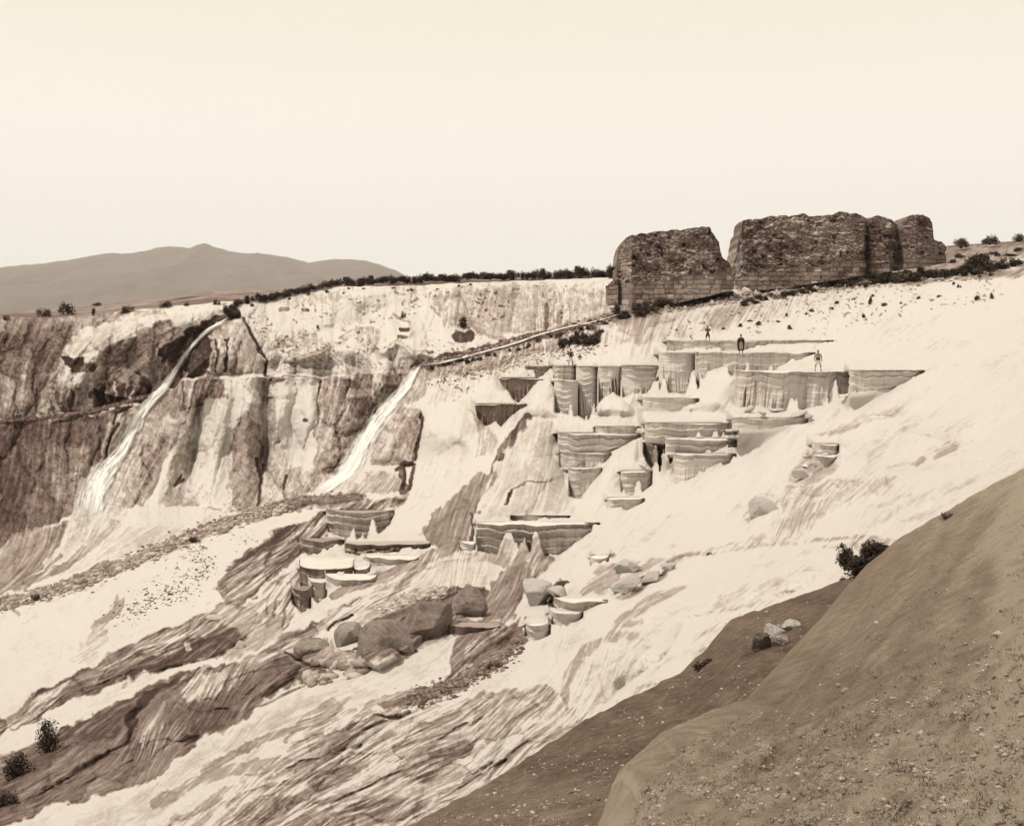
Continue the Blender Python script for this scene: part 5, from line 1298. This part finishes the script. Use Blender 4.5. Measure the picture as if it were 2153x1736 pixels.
def shrub(X, Y, wv, hv, label, group, dry=False, d=None, name='shrub'):
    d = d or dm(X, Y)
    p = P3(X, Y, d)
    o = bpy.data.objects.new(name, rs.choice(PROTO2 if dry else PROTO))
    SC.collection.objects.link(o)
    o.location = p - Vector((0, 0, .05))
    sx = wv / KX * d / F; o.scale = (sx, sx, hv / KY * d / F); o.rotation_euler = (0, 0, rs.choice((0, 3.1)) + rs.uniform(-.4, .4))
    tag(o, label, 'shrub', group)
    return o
# hedge on the skyline
def row(path, n, wr, hr, label, group, jy=3, dry=0.0, dfac=1.0, name='shrub'):
    P_ = np.array(path, float); seg = np.hypot(*np.diff(P_, axis=0).T); cum = np.r_[0, np.cumsum(seg)]
    n = max(5, int(n * .64)); wr = (wr[0] * 1.2, wr[1] * 1.25)
    for i in range(n):
        t_ = (i + rs.random()) / n * cum[-1]
        X = float(np.interp(t_, cum, P_[:, 0])); Y = float(np.interp(t_, cum, P_[:, 1])) + rs.uniform(-jy, jy)
        d = dm(X, max(Y, edge_of(X / KX) * KY + 1)) * dfac
        w_, h_ = rs.uniform(*wr), rs.uniform(*hr); dr = rs.random() < dry
        fw, fh = (w_ - wr[0]) / (wr[1] - wr[0]), (h_ - hr[0]) / (hr[1] - hr[0])
        ad = ('taller ' if fh > .66 else 'squat ' if fh < .33 else '') + ('broad ' if fw > .6 else 'narrow ' if fw < .35 else 'medium ')
        sg = 'towards its left end' if i < n / 3 else 'near its middle' if i < 2 * n / 3 else 'towards its right end'
        shrub(X, Y, w_, h_, ad + ('pale dry ' if dr else 'dark ') + label + ', ' + sg, group, dr, d, name)
HG = 'dark shrubs along the plateau skyline'
row([(560,630),(640,612),(700,600)], 30, (12,26), (8,17), 'shrub in the stream head thicket', 'shrubs right of the stream head', 3, .3)
row([(690,601),(800,596),(900,591),(1000,587),(1100,584)], 64, (16,32), (11,18), 'shrub in the middle skyline hedge', HG, 3, .1, 1.02)
row([(1100,586),(1200,583),(1300,580)], 26, (16,34), (13,24), 'shrub in the hedge left of the ruins', 'shrubs left of the ruins', 3, .0, 1.02)
for X, Y, w_, h_, lb in [(1215,585,26,27,'tall dark bush standing above the hedge left of the ruins'), (1140,585,22,22,'upright dark bush peaking above the middle hedge'), (1288,583,42,28,'large dark bush touching the left end of the squat ruin'),
        (697,600,14,16,'small spiky bush sticking up at the left start of the hedge'), (1050,586,26,14,'low rounded bush at the middle of the hedge')]:
    shrub(X, Y, w_, h_, lb, None)
for X, Y, w_, h_, lb in [(138,660,38,27,'large dark bush on the left plateau edge'), (92,664,34,18,'spreading dark bush left of the large one'), (13,672,14,12,'small bush at the far left plateau edge'),
        (197,664,10,20,'thin upright bush hanging over the left cliff edge'), (268,656,28,16,'low bush right of the large dark one'), (350,646,30,16,'rounded low bush midway to the stream head'),
        (392,643,14,10,'tiny bush near the stream head'), (205,642,22,8,'flat distant bush on the plateau'), (455,640,18,14,'low bush just left of the stream head')]:
    shrub(X, Y, w_, h_, lb, None)
row([(470,668),(500,640),(540,632),(575,628)], 20, (12,24), (9,18), 'shrub crowding the stream head', 'shrubs at the stream head', 4)
row([(480,668),(505,668)], 7, (10,18), (8,12), 'shrub above the first fall', 'shrubs over the fall', 4)
row([(520,640),(700,615),(900,606),(1000,604)], 22, (5,11), (4,8), 'tuft on the rim below the hedge', 'tufts below the hedge', 6, .5, name='tuft')
for X, Y, w_, h_, lb in [(973,690,28,24,'dark bush alone on the upper white wall'), (848,668,12,14,'small dark tuft on the bright mound'), (572,800,16,8,'small tuft on the cliff ledge'), (405,1140,26,14,'dark bush on the slanting stone bank'),
         (75,1262,20,18,'faint dry bush near the left end of the stone bank'), (668,690,8,8,'tiny tuft in the pitted wall')]:
    shrub(X, Y, w_, h_, lb, None)
row([(1178,728),(1215,715),(1250,722),(1262,700)], 26, (14,28), (10,22), 'bush in the clump above two figures', 'bushes above the two small figures', 7)
row([(900,775),(1000,755),(1080,735),(1150,715),(1230,695),(1330,655)], 40, (8,18), (6,12), 'bush along the stream bank', 'bushes on the stream bank', 5, .3)
row([(1290,655),(1300,668),(1360,655),(1420,643)], 26, (16,32), (12,24), 'bush at the squat ruin foot', 'bushes at the foot of the squat ruin', 7)
row([(1420,645),(1500,628),(1540,625)], 16, (14,26), (10,22), 'bush right below the squat ruin', 'bushes right of the squat ruin', 5)
row([(1560,640),(1650,622),(1750,607),(1850,598)], 40, (12,28), (8,16), 'bush on the shelf below the long ruin', 'bushes below the long ruin', 5, .25)
row([(1640,600),(1720,600),(1820,580),(1900,566)], 24, (12,24), (7,13), 'bush among blocks by the long ruin', 'bushes among fallen blocks', 6, .4)
row([(1850,600),(1950,585),(2050,572),(2153,556)], 34, (18,40), (12,26), 'bush on the right shelf edge', 'bushes on the right shelf edge', 7, .2)
row([(2030,572),(2080,566)], 8, (30,46), (22,34), 'bush in the large right clump', 'large bushes at the right', 5)
row([(1990,548),(2060,540),(2150,530)], 18, (12,24), (6,11), 'bush on the rise right of ruins', 'bushes on the right rise', 7, .6)
row([(1500,700),(1640,680),(1760,650),(1900,620),(2100,590)], 34, (5,12), (4,10), 'tuft on the slope under the shelf', 'tufts on the upper right slope', 18, .4, name='tuft')
for X, Y, w_, h_, lb in [(1830,640,12,22,'narrow dark tuft in a gully of the white slope'), (1815,668,12,12,'dark tuft lower in the same gully'), (2055,632,14,14,'small bush alone on the far right white slope'), (2085,628,12,12,'small bush right of the lone one'),
         (1660,692,14,10,'dark tuft right of the man with clasped hands'), (1491,1166,12,9,'little tuft on the white slope at the centre right')]:
    shrub(X, Y, w_, h_, lb, None)
for X, Y, w_, h_, lb in [(2021,522,34,22,'round crowned small tree nearest the tower stump'), (2082,515,38,22,'spreading small tree on the right skyline'), (2142,509,26,18,'small round tree at the right edge of the skyline')]:
    d = dm(X, Y + 4)
    rt = empty('small_tree', P3(X, Y, d)); tag(rt, lb, 'tree', 'small trees on the right skyline')
    cr = bpy.data.objects.new('crown', mk_data('crown', int(X), 1500, .05, 'round', M_LEAF2)); SC.collection.objects.link(cr); cr.parent = rt
    k = w_ / KX * d / F; hh = h_ / KY * d / F; cr.scale = (k, k, hh); cr.location = (0, 0, hh * .05)
    tv = np.array([[math.cos(a) * r_ + .1 * q * math.sin(q * 3), math.sin(a) * r_, q * hh * .55] for q, r_ in ((0, .22), (.5, .14), (1, .08)) for a in np.linspace(0, 5.5, 7)])
    fa = [[i * 7 + j, i * 7 + (j + 1) % 7, (i + 1) * 7 + (j + 1) % 7, (i + 1) * 7 + j] for i in range(2) for j in range(7)]
    mesh_np('trunk', tv, fa, M_TWIG, parent=rt)

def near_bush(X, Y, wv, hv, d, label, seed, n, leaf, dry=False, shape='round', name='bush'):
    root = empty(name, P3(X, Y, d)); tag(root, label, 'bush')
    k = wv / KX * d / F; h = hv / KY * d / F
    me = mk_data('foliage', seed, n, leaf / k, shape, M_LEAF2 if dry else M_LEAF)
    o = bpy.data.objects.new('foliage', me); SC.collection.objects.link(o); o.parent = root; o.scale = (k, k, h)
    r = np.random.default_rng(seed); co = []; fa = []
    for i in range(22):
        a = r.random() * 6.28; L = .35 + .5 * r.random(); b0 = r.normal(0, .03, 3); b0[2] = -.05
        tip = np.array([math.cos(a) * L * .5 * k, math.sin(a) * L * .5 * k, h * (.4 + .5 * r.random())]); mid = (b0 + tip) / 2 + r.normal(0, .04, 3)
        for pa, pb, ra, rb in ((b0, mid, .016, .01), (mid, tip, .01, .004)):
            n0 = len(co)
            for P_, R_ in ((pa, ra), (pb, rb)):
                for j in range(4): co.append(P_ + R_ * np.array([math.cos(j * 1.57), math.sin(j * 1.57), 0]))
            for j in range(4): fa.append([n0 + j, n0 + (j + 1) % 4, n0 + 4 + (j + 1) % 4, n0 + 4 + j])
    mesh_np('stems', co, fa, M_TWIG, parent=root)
near_bush(1842, 1220, 140, 84, 24.6, 'dense dark leafy bush on the crest of the brown slope', 50, 13000, .040)
near_bush(1778, 1194, 46, 52, 28, 'feathery upright bush left of the dense dark one', 51, 2600, .024, False, 'spiky')
near_bush(1772, 1228, 22, 16, 28, 'small low bush beneath the feathery one', 52, 500, .02)
near_bush(1484, 1424, 52, 42, 24.4, 'dark bush half behind the brown slope at the centre', 53, 4000, .028, False, 'round')
near_bush(1520, 1395, 18, 40, 26, 'thin reedy bush right of the dark one', 54, 500, .02, True, 'spiky')
near_bush(1428, 1440, 30, 14, 25.5, 'low dry bush trailing left along the slope edge', 55, 500, .02, True, 'flat')
near_bush(100, 1588, 60, 78, dm(100, 1580), 'tall spiky dark plant at the lower left', 56, 1100, .045, False, 'spiky')
near_bush(36, 1640, 70, 60, dm(36, 1630), 'dark scrubby bush at the left edge below the spiky plant', 57, 1500, .05, False, 'round')
near_bush(10, 1700, 60, 40, dm(20, 1690), 'low dark scrub at the bottom of the left edge', 58, 1000, .05, False, 'flat')
near_bush(1035, 1408, 44, 18, dm(1035, 1405), 'small dark bush on the loose soil wedge', 59, 900, .03, False, 'flat')
near_bush(1250, 1524, 30, 12, 23, 'low dry tufts along the slope edge left of centre', 60, 300, .02, True, 'flat')
near_bush(1995, 1092, 40, 16, 22.3, 'low dry bush on the crest at the right', 61, 500, .02, True, 'flat')

# ---------------------------------------------------------------- falling water
def water_mat():
    m = bpy.data.materials.new('falling_water'); m.use_nodes = True
    n = m.node_tree; N = n.nodes; L = n.links
    b = N['Principled BSDF']; b.inputs['Base Color'].default_value = (.72, .70, .67, 1); b.inputs['Roughness'].default_value = .55
    at = N.new('ShaderNodeAttribute'); at.attribute_name = 'alpha'
    L.new(at.outputs['Fac'], b.inputs['Alpha'])
    return m
M_WATER = water_mat()
def fall(name, label, path, seed, cat='waterfall'):
    P_ = np.array(path, float)
    seg = np.hypot(*np.diff(P_[:, :2], axis=0).T); cum = np.r_[0, np.cumsum(seg)]
    n = int(cum[-1] / KX / .8); tt = np.linspace(0, cum[-1], n)
    # smooth the path
    def sm(k):
        a = np.interp(tt, cum, P_[:, k]); ker = np.hanning(41); ker /= ker.sum(); e = len(ker) // 2
        ap = np.r_[np.full(e, a[0]) + (np.arange(-e, 0)) * (a[1] - a[0]), a, np.full(e, a[-1]) + np.arange(1, e + 1) * (a[-1] - a[-2])]
        return np.convolve(ap, ker, 'valid')
    X, Y, W_ = sm(0), sm(1), sm(2)
    dx, dy = np.gradient(X), np.gradient(Y); l = np.hypot(dx, dy); nx, ny = -dy / l, dx / l
    m = 56; u = np.linspace(-1, 1, m)
    GX = X[:, None] + nx[:, None] * u[None] * W_[:, None] * .5; GY = Y[:, None] + ny[:, None] * u[None] * W_[:, None] * .5
    d = samp(blur(DM, 2), GX / KX, GY / KY)
    uu = u[None] * W_[:, None] / 6 ; ss = tt[:, None] / 60 + np.zeros_like(uu)
    st = .5 * vnoise(uu * 2.4, ss, seed) + .5 * vnoise(uu * 6, ss * 1.6, seed + 3)
    d = d - .45 - .5 * (1 - u[None] ** 2) - .45 * st
    al = smooth(1.0, .15, np.abs(u)[None] + .9 * (fbm(uu * 1.2, ss * 3.5, seed + 8, 3) - .5)) * (.85 + 1.3 * (st - .42)) * (1 - .35 * smooth(45, 110, W_)[:, None])
    al = al * smooth(0, 12, tt)[:, None] * smooth(0, 70, cum[-1] - tt)[:, None]
    x, y, z = ray(GX / KX, GY / KY, d)
    o = mesh_np(name, np.stack([x, y, z], -1).reshape(-1, 3), grid_faces(n, m), M_WATER, attrs={'alpha': np.clip(al, 0, .97).ravel()})
    tag(o, label, cat, kind='structure')
fall('water', 'white waterfall dropping from the plateau stream down the left cliff',
     [(480,668,4),(455,682,7),(432,697,10),(408,722,12),(388,748,14),(370,778,17),(350,808,20),(322,838,24),(300,862,28),(284,890,30),(272,920,30),(258,948,34),(232,975,46),(210,1005,62),(200,1040,84),(192,1075,100),(182,1118,120)], 1)
fall('water', 'second white waterfall sliding down to the stone bank at the centre left',
     [(885,766,6),(874,778,10),(866,800,16),(850,822,24),(828,842,34),(806,866,48),(786,896,46),(768,925,46),(754,955,50),(738,985,56),(712,1008,44),(680,1028,32),(640,1046,22)], 2)
fall('water', 'thin white stream running along the bank to the second waterfall',
     [(1320,655,2.5),(1250,676,3),(1190,688,4),(1130,704,4),(1095,718,7),(1060,728,4),(1000,744,4),(930,762,5),(880,768,6)], 3, 'stream')
fall('water', 'thin side strand beside the second waterfall', [(868,828,3),(862,850,4),(858,880,4)], 4, 'strand')

# ---------------------------------------------------------------- people
def cloth(name, c, var=.15): return flat_mat(name, c, .95, var, 12)
M_SKIN = cloth('skin', (0.14, 0.085, 0.06)); M_DARK = cloth('dark_cloth', (0.028, 0.016, 0.012)); M_BROWN = cloth('brown_cloth', (0.055, 0.032, 0.024))
M_PALE = cloth('pale_cloth', (0.50, 0.45, 0.40)); M_GREY = cloth('grey_cloth', (0.22, 0.18, 0.155)); M_HAIR = cloth('dark_hair', (0.015, 0.010, 0.008))
def skin_body(name, verts, edges, radii, mat, parent, sub=1, root_i=0):
    me = bpy.data.meshes.new(name); me.from_pydata([Vector(v) for v in verts], edges, [])
    o = bpy.data.objects.new(name, me); SC.collection.objects.link(o)
    o.modifiers.new('skin', 'SKIN')
    for i, r_ in enumerate(radii):
        me.skin_vertices[0].data[i].radius = (r_ if isinstance(r_, tuple) else (r_, r_))
        me.skin_vertices[0].data[i].use_root = (i == root_i)
    sb = o.modifiers.new('sub', 'SUBSURF'); sb.levels = sub; sb.render_levels = sub
    dg = bpy.context.evaluated_depsgraph_get()
    nm = bpy.data.meshes.new_from_object(o.evaluated_get(dg))
    o.modifiers.clear(); o.data = nm
    nm.materials.clear(); nm.materials.append(mat)
    for p in nm.polygons: p.use_smooth = True
    o.parent = parent
    return o
def person(label, loc, H, arms, torso_mat, leg_mat, leg_len, hat_mat, face=0.0, cloak=None, stance=.13, sash=None, socks=None, apron=None, build=1.0):
    """figure of height H facing the camera (-y) turned by face"""
    root = empty('person', loc); root.rotation_euler = (0, 0, face); root.scale = (H, H, H)
    tag(root, label, 'person')
    B = build
    V = [(0, 0, .53), (0, 0, .62), (0, .005, .72), (0, .005, .80), (0, 0, .845), (0, -.006, .88), (0, -.008, .925), (0, -.002, .965)]
    E = [(i, i + 1) for i in range(7)]; R = [(.085 * B, .06 * B), (.075 * B, .055 * B), (.095 * B, .06 * B), (.08 * B, .05 * B), (.03, .032), (.036, .040), (.043, .052), (.032, .040)]
    for sx in (-1, 1):
        i = len(V)
        V += [(sx * .06, 0, .50), (sx * (.06 + stance * .35), -.01, .28), (sx * (.055 + stance * .5), .01, .045), (sx * (.06 + stance * .6), -.075, .018)]
        R += [(.056, .058), (.036, .038), (.022, .024), (.022, .014)]
        E += [(0, i), (i, i + 1), (i + 1, i + 2), (i + 2, i + 3)]
        a = arms[0 if sx < 0 else 1]
        i = len(V)
        V += [(sx * .115 * B, 0, .80), (sx * a[0][0], a[0][1], a[0][2]), (sx * a[1][0], a[1][1], a[1][2])]
        R += [(.034, .034), (.026, .026), (.018, .018)]
        E += [(3, i), (i, i + 1), (i + 1, i + 2)]
        # palm and five fingers
        w_ = np.array(V[-1]); e_ = np.array((sx * a[0][0], a[0][1], a[0][2])); dr = w_ - e_; dr /= np.linalg.norm(dr)
        sd = np.cross(dr, [0, 1, 0]); sd /= (np.linalg.norm(sd) + 1e-9)
        k = len(V); V.append(tuple(w_ + dr * .03)); R.append((.017, .011)); E.append((i + 2, k))
        for j, (off, ln) in enumerate(((-.014, .032), (-.005, .038), (.005, .036), (.014, .028))):
            kk = len(V); V += [tuple(w_ + dr * .05 + sd * off), tuple(w_ + dr * (.05 + ln) + sd * off + np.array([0, -.008, 0]))]; R += [(.005, .005), (.004, .004)]; E += [(k, kk), (kk, kk + 1)]
        kk = len(V); V += [tuple(w_ + dr * .028 - sd * .024 * sx + np.array([0, -.01, 0]))]; R += [(.005, .005)]; E += [(i + 2, kk)]
    skin_body('body', V, E, R, M_SKIN, root, 2)
    # face
    fb = bmesh.new()
    for (x_, y_, z_, rx_, ry_, rz_) in ((0, -.056, .922, .007, .010, .013), (-.045, 0, .925, .006, .012, .016), (.045, 0, .925, .006, .012, .016), (0, -.05, .902, .014, .006, .004)):
        r_ = bmesh.ops.create_icosphere(fb, subdivisions=2, radius=1)
        for v_ in r_['verts']: v_.co = Vector((x_ + v_.co.x * rx_, y_ + v_.co.y * ry_, z_ + v_.co.z * rz_))
    fm = bpy.data.meshes.new('face'); fb.to_mesh(fm); fb.free(); fm.materials.append(M_SKIN); fo = bpy.data.objects.new('face_features', fm); SC.collection.objects.link(fo); fo.parent = root
    fb = bmesh.new()
    for x_ in (-.017, .017):
        r_ = bmesh.ops.create_icosphere(fb, subdivisions=1, radius=.006)
        for v_ in r_['verts']: v_.co += Vector((x_, -.052, .935))
    fm = bpy.data.meshes.new('eyes'); fb.to_mesh(fm); fb.free(); fm.materials.append(M_HAIR); fo = bpy.data.objects.new('eyes', fm); SC.collection.objects.link(fo); fo.parent = root
    def loft(name, rings, mat, n=28, wob=.0, gap=None, seed=0):
        co = []; fa = []
        for k, (z_, rx_, ry_, oy) in enumerate(rings):
            for j in range(n):
                a = 2 * math.pi * j / n
                f_ = 1 + wob * math.sin(a * 7 + seed) * (k / len(rings))
                co.append((rx_ * f_ * math.sin(a), oy - ry_ * f_ * math.cos(a), z_))
        for k in range(len(rings) - 1):
            for j in range(n):
                if gap and (j < gap or j >= n - gap) : continue
                fa.append([k * n + j, k * n + (j + 1) % n, (k + 1) * n + (j + 1) % n, (k + 1) * n + j])
        return mesh_np(name, co, fa, mat, parent=root)
    # jacket with sleeves
    V = [(0, 0, .56), (0, 0, .64), (0, .004, .73), (0, .004, .81), (0, 0, .84)]
    R = [(.095 * B, .07 * B), (.086 * B, .066 * B), (.105 * B, .072 * B), (.088 * B, .058 * B), (.042, .042)]; E = [(0, 1), (1, 2), (2, 3), (3, 4)]
    for sx in (-1, 1):
        a = arms[0 if sx < 0 else 1]; i = len(V)
        m_ = (np.array(a[0]) * .18 + np.array(a[1]) * .82)
        V += [(sx * .118 * B, 0, .795), (sx * a[0][0], a[0][1], a[0][2]), (sx * m_[0], m_[1], m_[2])]; R += [.045, .038, .030]
        E += [(3, i), (i, i + 1), (i + 1, i + 2)]
    skin_body('jacket', V, E, R, torso_mat, root, 2)
    # breeches
    V = [(0, 0, .57), (0, 0, .50)]; R = [(.098 * B, .074 * B), (.10 * B, .078 * B)]; E = [(0, 1)]
    for sx in (-1, 1):
        i = len(V)
        V += [(sx * .062, 0, .46), (sx * (.06 + stance * .35), -.006, .56 - leg_len)]; R += [(.075, .075), (.058, .058)]; E += [(1, i), (i, i + 1)]
    skin_body('breeches', V, E, R, leg_mat, root, 2)
    if socks:
        for sx in (-1, 1):
            skin_body('gaiter', [(sx * (.06 + stance * .37), -.004, .25), (sx * (.058 + stance * .45), .003, .14), (sx * (.056 + stance * .5), .01, .06)], [(0, 1), (1, 2)], [.033, .037, .027], socks, root, 1)
    for sx in (-1, 1):
        skin_body('shoe', [(sx * (.055 + stance * .5), .025, .03), (sx * (.058 + stance * .55), -.03, .024), (sx * (.062 + stance * .62), -.085, .016)], [(0, 1), (1, 2)], [(.03, .028), (.03, .024), (.024, .016)], M_HAIR, root, 1)
    loft('hat', [(.952, .052, .060, 0), (.975, .054, .062, 0), (1.0, .046, .052, .004), (1.012, .025, .03, .006), (1.014, .001, .001, .006)], hat_mat, 20)
    if sash: loft('sash', [(.565, .104 * B, .082 * B, 0), (.59, .106 * B, .084 * B, 0), (.625, .100 * B, .08 * B, 0), (.655, .094 * B, .074 * B, 0)], sash, 24)
    if apron: loft('robe', [(.60, .085, .070, 0), (.45, .10, .085, 0), (.30, .112, .09, 0), (.20, .115, .09, 0)], apron, 28, .03)
    if cloak:
        loft('cloak', [(.845, .05, .05, .012), (.81, .13, .085, .012), (.72, .185, .11, .015), (.58, .20, .125, .02), (.42, .195, .125, .02), (.27, .175, .12, .02), (.13, .145, .11, .02)], cloak, 36, .05, 4)
    return root
def on_pan(key, X, back, hpx, Y=None):
    d0, z0 = PANS[key]; d = d0 + back
    px = X / KX
    return Vector(((px - 512) / F * d, d, z0 - .06)), hpx / KY * d / F
AD = [((.155, .01, .66), (.165, -.03, .535)), ((.155, .01, .66), (.165, -.03, .535))]
AC = [((.175, .0, .68), (.045, -.10, .695)), ((.175, .0, .68), (.04, -.11, .71))]
AH = [((.17, .0, .67), (.10, -.07, .60)), ((.17, .0, .67), (.10, -.07, .60))]
L_, H_ = on_pan('t1a', 1488, 1.2, 31); person('man in dark clothes and short breeches standing with hands clasped at his chest', L_, H_, AC, M_BROWN, M_DARK, .33, M_HAIR, .1)
L_, H_ = on_pan('t2b', 1558, 1.0, 39.5); person('figure wrapped in a long dark open cloak over a pale robe', L_, H_, AD, M_BROWN, M_GREY, .35, M_BROWN, 0, cloak=M_DARK, apron=M_GREY, stance=.05)
L_, H_ = on_pan('t3a', 1720, 1.8, 44); person('man in pale breeches and gaiters with arms hanging at his sides', L_, H_, AD, M_GREY, M_PALE, .30, M_GREY, -.05, sash=M_BROWN, socks=M_PALE, stance=.16)
L_, H_ = on_pan('m1', 1200, .8, 34); person('small figure in a dark jacket and pale skirt below the bushes', L_, H_, AH, M_DARK, M_PALE, .30, M_HAIR, .1)
L_, H_ = on_pan('m1', 1219, .6, 24); person('child sized figure in dark clothes beside the small jacketed one', L_ + Vector((0, 0, .05)), H_, AH, M_DARK, M_GREY, .30, M_HAIR, -.1, sash=M_PALE, build=1.1)
# ---------------------------------------------------------------- air
hz = bpy.data.materials.new('haze'); hz.use_nodes = True
hn = hz.node_tree; hn.nodes.clear()
ho = hn.nodes.new('ShaderNodeOutputMaterial'); pv = hn.nodes.new('ShaderNodeVolumePrincipled')
pv.inputs['Color'].default_value = (0.97, 0.92, 0.84, 1); pv.inputs['Absorption Color'].default_value = (1, 1, 1, 1); pv.inputs['Density'].default_value = 0.00007; pv.inputs['Anisotropy'].default_value = 0.1
hn.links.new(pv.outputs[0], ho.inputs['Volume'])
hv = [(x_, y_, z_) for z_ in (-75, 900) for x_, y_ in ((-9000, -320), (9000, -320), (9000, 9600), (-9000, 9600))]
hf = [[3, 2, 1, 0], [4, 5, 6, 7], [0, 1, 5, 4], [1, 2, 6, 5], [2, 3, 7, 6], [3, 0, 4, 7]]
ho_ = mesh_np('haze', hv, hf, hz, shade=False)
tag(ho_, 'thin warm air paling the far mountain', 'haze', kind='stuff')
